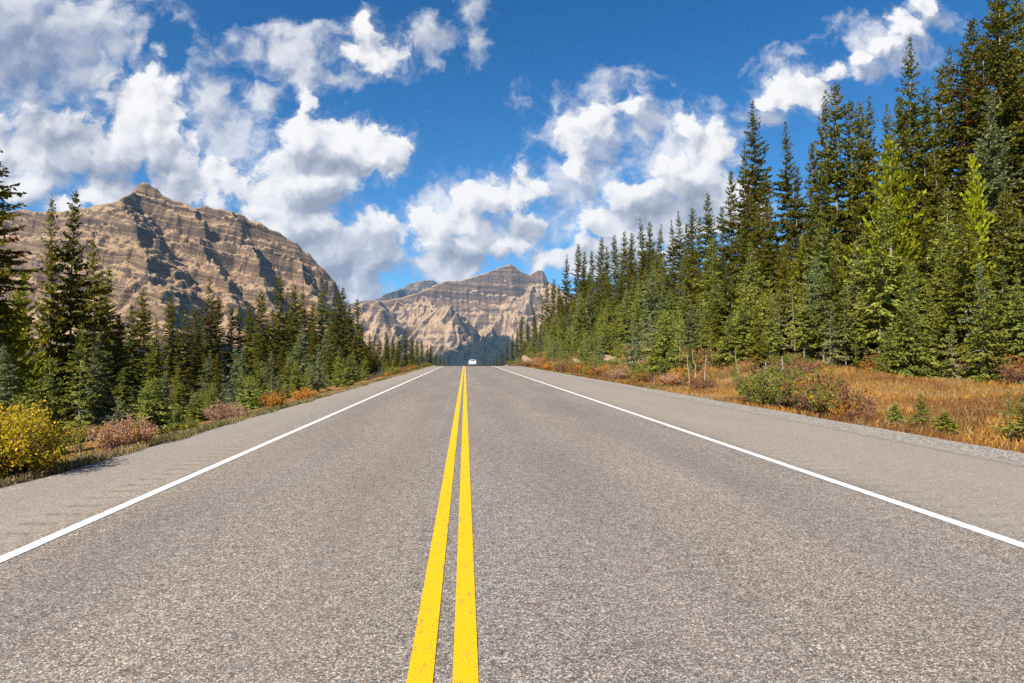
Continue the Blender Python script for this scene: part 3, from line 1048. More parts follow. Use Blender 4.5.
L_SK = sorted([(p, q) for p, q, _ in btw + rr + ff] + [(54, 197), (77, 192), (91, 240), (208, 276), (25, 272), (0, 250)])
LX = np.array([p for p, _ in L_SK], float)
LY = np.array([q for _, q in L_SK], float)
ZONES_L = [(-200, 100, 'below the two tall firs'), (100, 200, 'between the tall firs and the rusty spruce'), (200, 300, 'near the rusty-crowned spruce'),
           (300, 370, 'toward the end of the tall left row'), (370, 470, 'along the far left row before the crest')]


def zone_l(px):
    for a, b, n in ZONES_L:
        if a <= px < b:
            return n
    return ZONES_L[0][2]


def fill_left(n, kind, x0, x1, h0, h1, r, y0, ymax, word, gname, margin):
    made = tries = 0
    while made < n and tries < n * 60:
        tries += 1
        Y = y0 + (ymax - y0) * random.random() ** 1.5
        X = -random.uniform(x0, x1)
        px, _ = proj(X, Y, 0)
        if px < -45 or px > 450 or not far_enough(X, Y, r * (1 + Y / 260)):
            continue
        z = gz(X, Y)
        near = LY[np.abs(LX - px) < 14]
        lo = near.max() if len(near) else np.interp(px, LX, LY)
        lim = max(lo, np.interp(px, LX, LY)) + random.uniform(*margin) * min(1.0, 30 / Y + 0.15)
        if px < 128:
            lim = max(lim, random.uniform(315, 350))
        h = min(random.uniform(h0, h1), at(px, lim, Y).z - z)
        if h < h0 * 0.45:
            continue
        zn = zone_l(px)
        plant(kind, X, Y, h, f'{word} {zn}', f'{gname} {zn}')
        made += 1
    return made


d1 = fill_left(60, 'tall', 13, 30, 6, 11, 1.6, 14, 200, 'dark spruce inside the left roadside stand', 'inner left spruces', (12, 60))
d2 = fill_left(75, 'mid', 10, 16, 2.8, 6, 1.2, 14, 190, 'mid-height fir fronting the left stand', 'front left firs', (45, 110))
d3 = fill_left(68, 'young', 8.6, 12.0, 0.8, 2.4, 0.7, 24, 110, 'small young spruce', 'small left spruces', (70, 140))
print('left fill', d1, d2, d3)

# young spruces along the left verge, read off one by one
G_Y = 'young spruces along the left verge'
for px, py, X, v, w, lab in [
        (154, 377, -8.3, 1, 1.0, 'broad bushy young spruce right of the pink and orange shrub'),
        (82, 362, -7.6, 3, 1.0, 'thin young spruce with bare trunk beside the yellow willow'),
        (51, 360, -9.3, 0, 1.0, 'pale green young spruce rising behind the yellow willow'),
        (118, 398, -8.2, 2, 1.0, 'small young spruce just behind the pink and orange shrub'),
        (178, 405, -8.0, 1, 0.9, 'low young spruce right of the broad bushy young spruce'),
        (196, 392, -9.0, 1, 1.0, 'pale bushy young spruce above the whitish shrub'),
        (213, 383, -9.4, 0, 1.0, 'young spruce directly behind the whitish shrub'),
        (234, 350, -11, 2, 1.1, 'tall bluish young spruce left of the orange shrubs'),
        (250, 375, -9.6, 1, 0.9, 'round young spruce left of the first orange shrub'),
        (262, 362, -10.5, 0, 1.1, 'dark young spruce behind the first orange shrub'),
        (289, 352, -11, 0, 1.2, 'narrow young spruce between the two orange shrubs'),
        (297, 362, -9.8, 1, 0.8, 'young spruce behind the second orange shrub'),
        (318, 345, -9.2, 2, 1.3, 'bluish pointed young spruce past the second orange shrub'),
        (337, 357, -8.8, 0, 1.2, 'green young spruce right of the bluish pointed one'),
        (350, 355, -8.6, 1, 0.9, 'bushy young spruce near the far end of the left verge'),
        (366, 357, -8.8, 0, 1.2, 'last young spruce on the left verge before the far row'),
        (20, 395, -9.5, 1, 1.0, 'young spruce half hidden behind the yellow willow')]:
    plant_px('young', px, py, -6.25 + (X + 7.6) * 0.55, lab, G_Y, v, w)
# and on the right verge
G_YR = 'little spruces on the right verge'
for px, py, X, v, w, lab in [
        (895, 402, 9.6, 1, 1.0, 'tiny bushy spruce, leftmost of three at the meadow edge'),
        (920, 394, 9.7, 0, 1.3, 'tiny pointed spruce, middle of three at the meadow edge'),
        (945, 410, 9.3, 1, 1.3, 'tiny wide spruce, rightmost of three at the meadow edge'),
        (1008, 392, 9.4, 3, 1.5, 'spindly little spruce with pale trunk at the meadow edge'),
        (1022, 398, 9.6, 0, 1.5, 'dark little spruce cut by the right picture edge'),
        (757, 371, 9.6, 0, 1.4, 'green little spruce at the left end of the olive thicket'),
        (772, 366, 9.9, 1, 1.2, 'bushy little spruce inside the olive thicket'),
        (790, 378, 10.2, 0, 1.3, 'little spruce behind the olive thicket'),
        (668, 362, 12.5, 0, 1.2, 'bright little spruce among rust shrubs on the bank'),
        (685, 374, 10.6, 1, 1.0, 'low little spruce by the bleached dead saplings'),
        (735, 362, 12.0, 3, 1.2, 'thin little spruce on the bank left of the olive thicket'),
        (611, 370, 11.0, 1, 0.9, 'low little spruce below the rocky road cut')]:
    plant_px('young', px, py, X, lab, G_YR, v, w)

# lone little trees on the crest
plant('mid', 11.5, 420, 9.5, 'lone tiny dark tree on the crest right of the white car', None, 1)


# ------------------------------------------------------------------ dead saplings
def snag_mesh(seed, H):
    g = np.random.default_rng(seed)
    mb = MB()
    zs = np.linspace(-0.1, H, 6)
    b = np.cumsum(g.normal(0, 0.02 * H, (6, 2)), 0)
    mb.tube(np.stack([b[:, 0], b[:, 1], zs], -1), np.linspace(0.035, 0.008, 6), 6)
    for q in range(16):
        z = g.uniform(0.25, 0.97) * H
        a = g.uniform(0, 6.28)
        ln = g.uniform(0.12, 0.4) * (1.1 - z / H * 0.7)
        i = np.interp(z, zs, np.arange(6))
        p = np.array([np.interp(z, zs, b[:, 0]), np.interp(z, zs, b[:, 1]), z])
        e = np.array([math.cos(a), math.sin(a), g.uniform(-0.3, 0.4)]) * ln
        mb.tube([p, p + e * 0.5, p + e + [0, 0, -0.03]], [0.008, 0.006, 0.002], 4)
    return mb.build('dead_sapling', [M['deadwood']], True)


SN = [snag_mesh(60 + i, 2.0) for i in range(3)]
G_S = 'bleached dead saplings on the right bank'
for px, py, X, v, lab in [(688, 352, 10.6, 0, 'bleached bare sapling, leftmost of the dead trio'),
                          (695, 349, 10.7, 1, 'bleached bare sapling, middle of the dead trio'),
                          (703, 354, 10.9, 2, 'bleached bare sapling, rightmost of the dead trio'),
                          (738, 350, 12.4, 0, 'bare grey sapling beside the thin little spruce'),
                          (786, 356, 9.9, 1, 'bare grey sapling sticking up from the olive thicket'),
                          (760, 360, 10.0, 2, 'short bare sapling at the left end of the olive thicket'),
                          (655, 375, 10.4, 1, 'short bare sapling among the rust shrubs on the bank')]:
    d = ray(px, py)
    Y = X * d.y / d.x
    h = CAM_H + d.z * Y / d.y - gz(X, Y)
    e = link('dead_sapling', SN[v])
    e.location = (X, Y, gz(X, Y))
    s = max(0.25, h / 2.0)
    e.scale = (max(s, 0.7), max(s, 0.7), s)
    e.rotation_euler = (random.gauss(0, 0.06), random.gauss(0, 0.06), random.uniform(0, 6))
    tag(e, lab, 'dead tree', G_S)


# ------------------------------------------------------------------ shrubs
def shrub_mesh(seed, rx, H, n_stem, n_leaf, leaf, mats, share=None):
    g = np.random.default_rng(seed)
    mb = MB()
    tips = []
    for q in range(n_stem):
        a = g.uniform(0, 6.28)
        r = rx * math.sqrt(g.random())
        hh = H * (0.55 + 0.5 * g.random()) * (1 - 0.35 * (r / rx) ** 2)
        p0 = np.array([math.cos(a) * r * 0.25, math.sin(a) * r * 0.25, -0.06])
        p2 = np.array([math.cos(a) * r, math.sin(a) * r, hh])
        p1 = (p0 + p2) / 2 + np.array([0, 0, 0.08 * H]) + g.normal(0, 0.04, 3)
        mb.tube([p0, p1, p2], [0.011, 0.008, 0.003], 4)
        for k in range(4):
            s = g.uniform(0.35, 1)
            pa = p0 * (1 - s) + p2 * s
            pb = pa + g.normal(0, 0.14 * H, 3) + np.array([0, 0, 0.10 * H])
            mb.tube([pa, (pa + pb) / 2 + g.normal(0, 0.01, 3), pb], [0.005, 0.004, 0.0015], 3)
            tips.append((pa, pb))
        tips.append((p1, p2))
    st = mb.build('stem', [M['twig']], True)
    ti = g.integers(0, len(tips), n_leaf)
    A = np.array([tips[i][0] for i in ti])
    B = np.array([tips[i][1] for i in ti])
    s = g.uniform(0.15, 1.05, (n_leaf, 1))
    P = A + (B - A) * s + g.normal(0, 0.045 * max(H, 0.5), (n_leaf, 3))
    P[:, 2] = np.maximum(P[:, 2], 0.02)
    D = g.normal(0, 1, (n_leaf, 3)) + np.array([0, 0, 0.5])
    L = leaf * g.uniform(0.6, 1.4, n_leaf)
    mi = None
    if len(mats) > 1:
        n_ = fbm(P[:, 0] * 2.2 / rx, P[:, 2] * 2.2 / rx + P[:, 1], 2, seed)
        mi = ((n_ + g.normal(0, 0.12, n_leaf)) > (share or 0)).astype(int)
    fo = sprays_mesh('foliage', P, D, L, L * 0.5, g.uniform(-1.6, 1.6, n_leaf), mats, mi, 0.15)
    return st, fo


SH = {
    'yellow': [shrub_mesh(201, 1.0, 1.15, 90, 17000, 0.044, [M['yellow_leaf'], M['olive_leaf']], 0.42), shrub_mesh(202, 0.9, 1.0, 80, 14000, 0.044, [M['yellow_leaf'], M['olive_leaf']], 0.35)],
    'pink': [shrub_mesh(203, 0.62, 0.62, 70, 7000, 0.034, [M['pink_leaf'], M['orange_leaf']], 0.12)],
    'white': [shrub_mesh(204, 0.6, 0.5, 70, 4200, 0.036, [M['pink_leaf']])],
    'orange': [shrub_mesh(205, 0.7, 0.6, 34, 2800, 0.055, [M['orange_leaf']]), shrub_mesh(206, 0.55, 0.7, 28, 2200, 0.055, [M['orange_leaf'], M['olive_leaf']], 0.2)],
    'rust': [shrub_mesh(207, 0.7, 0.6, 36, 1900, 0.05, [M['rust_leaf']]), shrub_mesh(208, 0.6, 0.75, 36, 1700, 0.05, [M['rust_leaf'], M['orange_leaf']], 0.2)],
    'olive': [shrub_mesh(209, 0.7, 0.75, 30, 2800, 0.055, [M['olive_leaf']]), shrub_mesh(210, 0.6, 0.6, 30, 2600, 0.055, [M['olive_leaf'], M['yellow_leaf']], 0.4)],
}


def shrub(kind, X, Y, s, label, group=None, var=None, wide=1.0):
    v = SH[kind][var if var is not None else random.randrange(len(SH[kind]))]
    e = bpy.data.objects.new('shrub', None)
    COL.objects.link(e)
    e.location = (X, Y, gz(X, Y))
    e.scale = (s * wide, s * wide, s)
    e.rotation_euler = (0, 0, random.uniform(0, 6.28))
    tag(e, label, 'shrub', group)
    link('stem', v[0], e)
    link('foliage', v[1], e)
    return e


def shrub_px(kind, px, py, X, s, label, group=None, var=None, wide=1.0):
    d = ray(px, 356)
    return shrub(kind, X, X * d.y / d.x, s, label, group, var, wide)


G_SL = 'autumn shrubs along the left verge'
shrub_px('yellow', 12, 0, -5.6, 0.80, 'big yellow willow bush at the left edge of the road', G_SL, 0, 1.0)
shrub_px('yellow', -30, 0, -5.9, 1.0, 'yellow willow bush cropped by the left picture edge', G_SL, 1, 1.0)
shrub_px('pink', 124, 0, -5.5, 0.90, 'low pink and orange shrub right of the yellow willow', G_SL, 0, 0.95)
shrub_px('white', 226, 0, -5.8, 0.95, 'low whitish shrub below the bluish young spruce', G_SL, 0, 0.95)
shrub_px('orange', 275, 0, -5.6, 0.85, 'first bright orange shrub right of the whitish shrub', G_SL, 0, 0.75)
shrub_px('orange', 305, 0, -5.5, 0.75, 'second bright orange shrub right of the whitish shrub', G_SL, 0, 0.9)
shrub_px('olive', 182, 0, -5.9, 0.55, 'small olive shrub left of the whitish shrub', G_SL, 1, 1.0)
zl = [('orange', 'small orange shrub in the far left verge'), ('rust', 'small rust shrub in the far left verge'), ('olive', 'small olive shrub in the far left verge')]
for i in range(26):
    Y = 50 + 78 * (i / 26) ** 1.2 + random.uniform(-1, 1)
    k, lab = zl[[0, 1, 2, 2][i % 4]]
    shrub(k, -5.6 - random.uniform(0, 1.2), Y, random.uniform(0.55, 1.0), lab, lab.replace('small ', '').replace('shrub in', 'shrubs in'), None, 1.1)

G_SR = 'olive thicket of shrubs on the right verge'
for px, X, s, k, v, lab in [(762, 9.5, 1.45, 'olive', 0, 'olive shrub at the left end of the thicket beside the gravel'),
                            (778, 9.4, 1.45, 'olive', 1, 'yellowish shrub, second from the left in the thicket'),
                            (795, 9.6, 1.65, 'olive', 0, 'tallest olive shrub in the middle of the thicket'),
                            (812, 9.5, 1.5, 'rust', 1, 'rust-tinged shrub right of the tallest thicket shrub'),
                            (826, 9.3, 1.3, 'olive', 1, 'yellow-dotted shrub at the right of the thicket'),
                            (842, 9.2, 0.7, 'orange', 1, 'small orange shrub ending the thicket on the right'),
                            (858, 9.4, 0.6, 'rust', 0, 'low rust shrub in the grass right of the thicket')]:
    shrub_px(k, px, 0, X, s, lab, G_SR, v, 1.0)
ZB = [(495, 560, 'below the rock outcrop'), (560, 640, 'on the rocky road cut'), (640, 735, 'on the bank around the dead saplings'), (735, 830, 'on the slope behind the olive thicket'), (830, 1100, 'at the far edge of the meadow')]
CN = {'rust': 'rust brown', 'orange': 'bright orange', 'olive': 'olive green', 'pink': 'pale twiggy'}
for i in range(200):
    while True:
        Y = 14 + 120 * random.random() ** 1.5
        e0 = forest_edge(Y)
        X = random.uniform(9.2, e0 + 0.5)
        px = proj(X, Y, 0)[0]
        meadow = Y / X < 1.75 and 9.9 < X < e0 - 2.0
        if px < 1060 and not meadow:
            break
    k = random.choices(['rust', 'orange', 'olive', 'pink'], [4, 2.0, 4.4, 0.7])[0]
    zn = next((n for a, b, n in ZB if a <= px < b), ZB[-1][2])
    shrub(k, X, Y, random.uniform(0.7, 1.6) * (1.3 if Y > 60 else 1), f'{CN[k]} low shrub {zn}', f'{CN[k]} shrubs {zn}', None, 1.15)


# ------------------------------------------------------------------ rocks on the cut bank
def rock_mat():
    m, t, bs = new_mat('pale_bank_rock')
    co = t.coord()
    n = t.noise(co, 2.2, 6, 0.65)
    n2 = t.noise(co, 11, 4, 0.6)
    t.put(bs, "Base Color", t.ramp(t.math('ADD', t.math('MULTIPLY', n, 0.6), t.math('MULTIPLY', n2, 0.4)), [(0.3, (0.13, 0.095, 0.065)), (0.5, (0.25, 0.185, 0.120)), (0.7, (0.36, 0.28, 0.19))]))
    t.put(bs, "Normal", t.bump(t.math('ADD', n, n2), 0.8, 0.06))
    return m


M['rock'] = rock_mat()


def rock_mesh(seed):
    import bmesh
    bm = bmesh.new()
    bmesh.ops.create_icosphere(bm, subdivisions=3, radius=1.0)
    g = np.random.default_rng(seed)
    N = g.normal(0, 1, (11, 3))
    N /= np.linalg.norm(N, axis=1)[:, None]
    dist = g.uniform(0.5, 0.85, 11)
    for v in bm.verts:
        c = np.array(v.co)
        k = 1.0
        for n_, d_ in zip(N, dist):
            q = c @ n_
            if q > d_:
                k = min(k, d_ / q)
        v.co = Vector(c * k * (1 + 0.05 * g.normal()))
    me = bpy.data.meshes.new('rock')
    bm.to_mesh(me)
    bm.free()
    me.materials.append(M['rock'])
    return me


RK = [rock_mesh(300 + i) for i in range(4)]


def rock(X, Y, sx, sy, sz, label, group, v, rz=0.0, tilt=0.0, sink=0.35):
    o = link('rock', RK[v])
    o.location = (X, Y, gz(X, Y) + sz * sink)
    o.scale = (sx, sy, sz)
    o.rotation_euler = (tilt, 0.3 * tilt, rz)
    tag(o, label, 'rock', group)


for i, (px, py, Y, sx, sy, sz, rz, ti, lab) in enumerate([
        (533, 350, 100, 1.0, 3.4, 0.9, 0.5, 0.5, 'largest slanting pale rock face at the far end of the road cut'),
        (527, 356, 108, 0.9, 3.0, 0.7, 0.2, 0.4, 'pale slab directly below the largest slanting rock face'),
        (543, 356, 92, 0.9, 2.6, 0.6, 0.9, 0.3, 'pale slab right of the largest slanting rock face'),
        (585, 360, 64, 0.8, 2.4, 0.6, 0.4, 0.3, 'tan slab in the middle of the road cut'),
        (618, 362, 52, 0.7, 2.2, 0.6, 0.6, 0.3, 'tan slab at the near end of the road cut')]):
    o_ = at(px, py, Y)
    rock(o_.x, Y, sx, sy, sz, lab, 'pale rocks of the road cut', i % 4, rz, ti, 0.05)
for i in range(30):
    while True:
        Y = 34 + 66 * random.random()
        X = random.uniform(11.2, 16.0)
        px = proj(X, Y, 0)[0]
        if 535 < px < 690:
            break
    s = random.uniform(0.25, 0.75)
    rock(X, Y, s * random.uniform(1, 1.8), s * random.uniform(0.8, 1.6), s * 0.7, 'small tan rock poking out of the scrubby road cut', 'small rocks in the road cut', i % 4, random.uniform(0, 6), random.uniform(-0.4, 0.4))


# ------------------------------------------------------------------ grass
def grass_obj(name, X, Y, hmin, hmax, mats, w, label, bend=0.5):
    n = len(X)
    Z = ground_z(X, Y) - 0.01
    g = rng
    h = g.uniform(hmin, hmax, n)
    a = g.uniform(0, 6.28, n)
    lean = g.uniform(0.1, bend, n) * h
    b = g.uniform(0, 6.28, n)
    wd = w * g.uniform(0.6, 1.4, n)
    c, s = np.cos(a) * wd / 2, np.sin(a) * wd / 2
    v0 = np.stack([X - c, Y - s, Z], -1)
    v1 = np.stack([X + c, Y + s, Z], -1)
    v2 = np.stack([X + c * 0.7 + np.cos(b) * lean * 0.35, Y + s * 0.7 + np.sin(b) * lean * 0.35, Z + h * 0.6], -1)
    v3 = np.stack([X + np.cos(b) * lean, Y + np.sin(b) * lean, Z + h], -1)
    V = np.stack([v0, v1, v2, v3], 1).reshape(-1, 3)
    F = np.arange(n * 4).reshape(-1, 4)
    mi = (fbm(X / 1.5, Y / 1.5, 3, 5) + g.normal(0, 0.25, n) > 0.12).astype(int)
    if len(mats) > 2:
        mi = np.where(fbm(X / 2.4, Y / 2.4, 4, 15) + g.normal(0, 0.16, n) > 0.16, 2, mi)
    tag(link(name, mesh_from(name, V, F, mats, False, mi)), label, None, None, 'stuff')


M['grass_gold'] = leaf_mat('golden_dry_grass', [(0.24, 0.11, 0.02), (0.42, 0.20, 0.035), (0.52, 0.29, 0.06), (0.36, 0.24, 0.09)])
M['grass_rust'] = leaf_mat('rust_brown_groundcover', [(0.10, 0.05, 0.02), (0.22, 0.09, 0.03), (0.16, 0.09, 0.035), (0.30, 0.13, 0.035)])
M['grass_straw'] = leaf_mat('straw_grass', [(0.22, 0.15, 0.06), (0.40, 0.30, 0.16), (0.30, 0.20, 0.09), (0.16, 0.15, 0.05)])
M['grass_green'] = leaf_mat('short_green_weeds', [(0.07, 0.09, 0.02), (0.14, 0.15, 0.04), (0.22, 0.17, 0.06)])
n = 150000
Yg = 7 + 40 * rng.random(n) ** 1.35
Xg = X_R + 0.35 + (18.5) * rng.random(n)
keep = Xg < Yg * 1.5 + 6
grass_obj('grass', Xg[keep], Yg[keep], 0.05, 0.20, [M['grass_gold'], M['grass_straw'], M['grass_rust']], 0.010, 'dry golden grass of the roadside meadow', 0.6)
n = 90000
Yg = 30 + 110 * rng.random(n) ** 1.4
Xg = X_R + 0.3 + 9.5 * rng.random(n) ** 1.2
grass_obj('grass', Xg, Yg, 0.06, 0.24, [M['grass_rust'], M['grass_green'], M['grass_gold']], 0.016, 'dry grass and weeds on the right bank', 0.6)
n = 70000
Yg = 6 + 105 * rng.random(n) ** 1.7
Xg = X_L - 0.10 - 0.28 * fbm(Yg / 1.3, Yg * 0, 3, 8) - 1.2 * rng.random(n) ** 1.3
grass_obj('grass', Xg, Yg, 0.03, 0.13, [M['grass_straw'], M['grass_green']], 0.009, 'short dry grass along the left verge', 0.7)

# ------------------------------------------------------------------ white car beyond the crest
import bmesh


def loft(sections, name, mats, bevel=0.0):
    """closed skin through equal-length rings"""
    k = len(sections[0])
    V = np.concatenate(sections)
    Q = []
    for a in range(len(sections) - 1):
        for i in range(k):
            j = (i + 1) % k
            Q.append((a * k + i, a * k + j, (a + 1) * k + j, (a + 1) * k + i))
    me = bpy.data.meshes.new(name)
    faces = [tuple(q) for q in Q] + [tuple(range(k - 1, -1, -1)), tuple((len(sections) - 1) * k + i for i in range(k))]
    me.from_pydata([tuple(v) for v in V], [], faces)
    for m in mats:
        me.materials.append(m)
    bm = bmesh.new()
    bm.from_mesh(me)
    bmesh.ops.recalc_face_normals(bm, faces=bm.faces)
    bm.to_mesh(me)
    bm.free()
    me.polygons.foreach_set("use_smooth", np.zeros(len(me.polygons), bool))
    return me


def rrect(y, w, z0, z1, r=0.12, n=4):
    pts = []
    for cx, cz, a0 in ((w - r, z1 - r, 0), (-w + r, z1 - r, 90), (-w + r, z0 + r, 180), (w - r, z0 + r, 270)):
        for q in range(n):
            a = R(a0 + 90 * q / (n - 1))
            pts.append((cx + r * math.cos(a), y, cz + r * math.sin(a)))
    return np.array(pts)


M['car_paint'] = simple_mat('white_car_paint', (0.80, 0.80, 0.80), 0.3, 0, 0.5, 0.02)
M['car_glass'] = simple_mat('dark_car_glass', (0.02, 0.024, 0.028), 0.08, 0, 0.6, 0.1)
M['tyre'] = simple_mat('black_tyre', (0.018, 0.018, 0.018), 0.9)
M['rim'] = simple_mat('grey_rim', (0.35, 0.35, 0.36), 0.35, 0.8)
M['tail'] = simple_mat('red_tail_lamp', (0.55, 0.012, 0.010), 0.25)
M['trim'] = simple_mat('black_trim', (0.025, 0.025, 0.025), 0.6)
M['plate'] = simple_mat('number_plate_white', (0.7, 0.7, 0.68), 0.5)
car = bpy.data.objects.new('car', None)
COL.objects.link(car)
CY = 141.0
cx = at(472.5, 365.6, CY).x
car.location = (cx, CY, float(road_z(CY)) + 0.006)
car.rotation_euler = (-0.0155, 0, 0)
car.scale = (0.92, 0.92, 0.92)
tag(car, 'white car driving away over the crest of the road', 'car')
# the rear of the car faces the camera (-Y)
body = loft([rrect(-2.22, 0.80, 0.42, 0.92), rrect(-2.12, 0.88, 0.32, 1.00), rrect(-1.2, 0.91, 0.26, 1.02), rrect(0.9, 0.91, 0.26, 1.0), rrect(1.9, 0.88, 0.30, 0.92), rrect(2.2, 0.80, 0.36, 0.80)], 'body', [M['car_paint']])
link('body', body, car)
cab = loft([rrect(-2.05, 0.78, 0.94, 1.08, 0.05), rrect(-1.72, 0.72, 0.95, 1.46, 0.12), rrect(-0.2, 0.70, 0.95, 1.53, 0.14), rrect(0.35, 0.70, 0.95, 1.48, 0.12), rrect(1.15, 0.78, 0.94, 1.02, 0.03)], 'cabin', [M['car_paint']])
link('cabin', cab, car)


def quad_part(name, pts, mat, th=0.012, parent=car):
    p = np.array(pts, float)
    nn = np.cross(p[1] - p[0], p[3] - p[0])
    nn /= np.linalg.norm(nn)
    V = np.concatenate([p + nn * th, p - nn * th])
    F = [(0, 1, 2, 3), (7, 6, 5, 4), (0, 4, 5, 1), (1, 5, 6, 2), (2, 6, 7, 3), (3, 7, 4, 0)]
    return link(name, mesh_from(name, V, np.array(F), [mat]), parent)


quad_part('rear_window', [(-0.62, -2.03, 1.11), (0.62, -2.03, 1.11), (0.57, -1.775, 1.40), (-0.57, -1.775, 1.40)], M['car_glass'], 0.02)
quad_part('windscreen', [(-0.66, 1.10, 1.09), (0.66, 1.10, 1.09), (0.60, 0.50, 1.42), (-0.60, 0.50, 1.42)], M['car_glass'], 0.02)
for sg in (-1, 1):
    quad_part('side_window', [(sg * 0.755, -1.5, 1.06), (sg * 0.755, 0.7, 1.06), (sg * 0.715, 0.30, 1.38), (sg * 0.725, -1.45, 1.38)], M['car_glass'], 0.02)
    quad_part('tail_light', [(sg * 0.50, -2.225, 0.72), (sg * 0.82, -2.195, 0.72), (sg * 0.82, -2.165, 0.96), (sg * 0.50, -2.205, 0.96)], M['tail'], 0.03)
    mb = MB()
    mb.tube([(sg * 0.88, 0.62, 1.03), (sg * 0.98, 0.62, 1.06), (sg * 1.06, 0.62, 1.06)], [0.03, 0.075, 0.06], 8)
    link('wing_mirror', mb.build('wing_mirror', [M['car_paint']]), car)
    for wy in (-1.38, 1.35):
        mb = MB()
        mb.tube([(sg * 0.70, wy, 0.33), (sg * 0.71, wy, 0.33), (sg * 0.90, wy, 0.33), (sg * 0.915, wy, 0.33)], [0.30, 0.33, 0.33, 0.30], 20)
        w = link('wheel', mb.build('wheel', [M['tyre']]), car)
        mb = MB()
        mb.tube([(sg * 0.90, wy, 0.33), (sg * 0.925, wy, 0.33), (sg * 0.93, wy, 0.33)], [0.21, 0.20, 0.08], 16)
        link('rim', mb.build('rim', [M['rim']]), w)
quad_part('bumper', [(-0.80, -2.225, 0.40), (0.80, -2.225, 0.40), (0.80, -2.235, 0.54), (-0.80, -2.235, 0.54)], M['trim'], 0.03)
quad_part('number_plate', [(-0.26, -2.235, 0.66), (0.26, -2.235, 0.66), (0.26, -2.235, 0.78), (-0.26, -2.235, 0.78)], M['plate'], 0.008)

# ------------------------------------------------------------------ haze
bpy_me = bpy.data.meshes.new('haze')
x0, x1, y0, y1, z0, z1 = -9500, 9500, -300, 12400, -260, 1250
bpy_me.from_pydata([(x0, y0, z0), (x1, y0, z0), (x1, y1, z0), (x0, y1, z0), (x0, y0, z1), (x1, y0, z1), (x1, y1, z1), (x0, y1, z1)], [],
                   [(3, 2, 1, 0), (4, 5, 6, 7), (0, 1, 5, 4), (1, 2, 6, 5), (2, 3, 7, 6), (3, 0, 4, 7)])
hm = bpy.data.materials.new('thin_mountain_haze')
hm.use_nodes = True
hm.node_tree.nodes.clear()
ht = NT(hm.node_tree)
out = ht.n.new("ShaderNodeOutputMaterial")
pv = ht.n.new("ShaderNodeVolumePrincipled")
pv.inputs["Color"].default_value = (0.42, 0.66, 1.0, 1)
pv.inputs["Density"].default_value = 3.0e-5
pv.inputs["Anisotropy"].default_value = 0.0
ht.l.new(pv.outputs[0], out.inputs["Volume"])
bpy_me.materials.append(hm)
tag(link('haze', bpy_me), None, None, None, 'stuff')

# ------------------------------------------------------------------ sun and sky
AZ, EL = 37.0, 41.0
S = Vector((-math.sin(R(AZ)) * math.cos(R(EL)), -math.cos(R(AZ)) * math.cos(R(EL)), math.sin(R(EL))))
sun = bpy.data.lights.new('sun', 'SUN')
sun.energy = 4.8
sun.angle = R(0.5)
sun.color = (1.0, 0.93, 0.82)
so = bpy.data.objects.new('sun', sun)
COL.objects.link(so)
so.rotation_euler = S.to_track_quat('Z', 'Y').to_euler()
so.location = (0, -50, 80)

world = bpy.data.worlds.new("World")
scene.world = world
world.use_nodes = True
w = NT(world.node_tree)
bg = w.n["Background"]
sky = w.n.new("ShaderNodeTexSky")
sky.sky_type = 'NISHITA'
sky.sun_disc = False
sky.sun_elevation = R(EL)
sky.sun_rotation = R(180 + AZ)
sky.altitude = 2000
sky.air_density = 1.0
sky.dust_density = 0.2
sky.ozone_density = 2.5
gen = w.coord("Generated")
dx, dy, dz = w.sep(gen)[:3]
ysafe = w.math('MAXIMUM', dy, 0.12)
gx = w.math('DIVIDE', dx, ysafe)
gzz = w.math('DIVIDE', dz, ysafe)
g0 = w.comb(gx, gzz, 0.0)
warp1 = w.vmath('SUBTRACT', w.noise(g0, 7.0, 3, 0.55, True), (0.5, 0.5, 0.5))
warp2 = w.vmath('SUBTRACT', w.noise(g0, 26.0, 3, 0.6, True), (0.5, 0.5, 0.5))
g1 = w.vmath('ADD', g0, w.vmath('ADD', w.scale(warp1, 0.050), w.scale(warp2, 0.036)))
g1 = w.vmath('MULTIPLY', g1, (1, 1, 0))


def blob_field(blobs, k, grow=1.0, g1=None):
    cur = None
    g1 = globals()['g1'] if g1 is None else g1
    for (px, py, a, b) in blobs:
        d = ray(px, py)
        cx_, cz_ = d.x / d.y, d.z / d.y
        ia, ib = F_PX / (a * grow), F_PX / (b * grow)
        v = w.vmath('MULTIPLY_ADD', g1, (ia, ib, 0), (-cx_ * ia, -cz_ * ib, 0))
        r = w.vmath('LENGTH', v, out=1)
        cur = r if cur is None else w.math('SMOOTH_MIN', cur, r, k)
    return cur


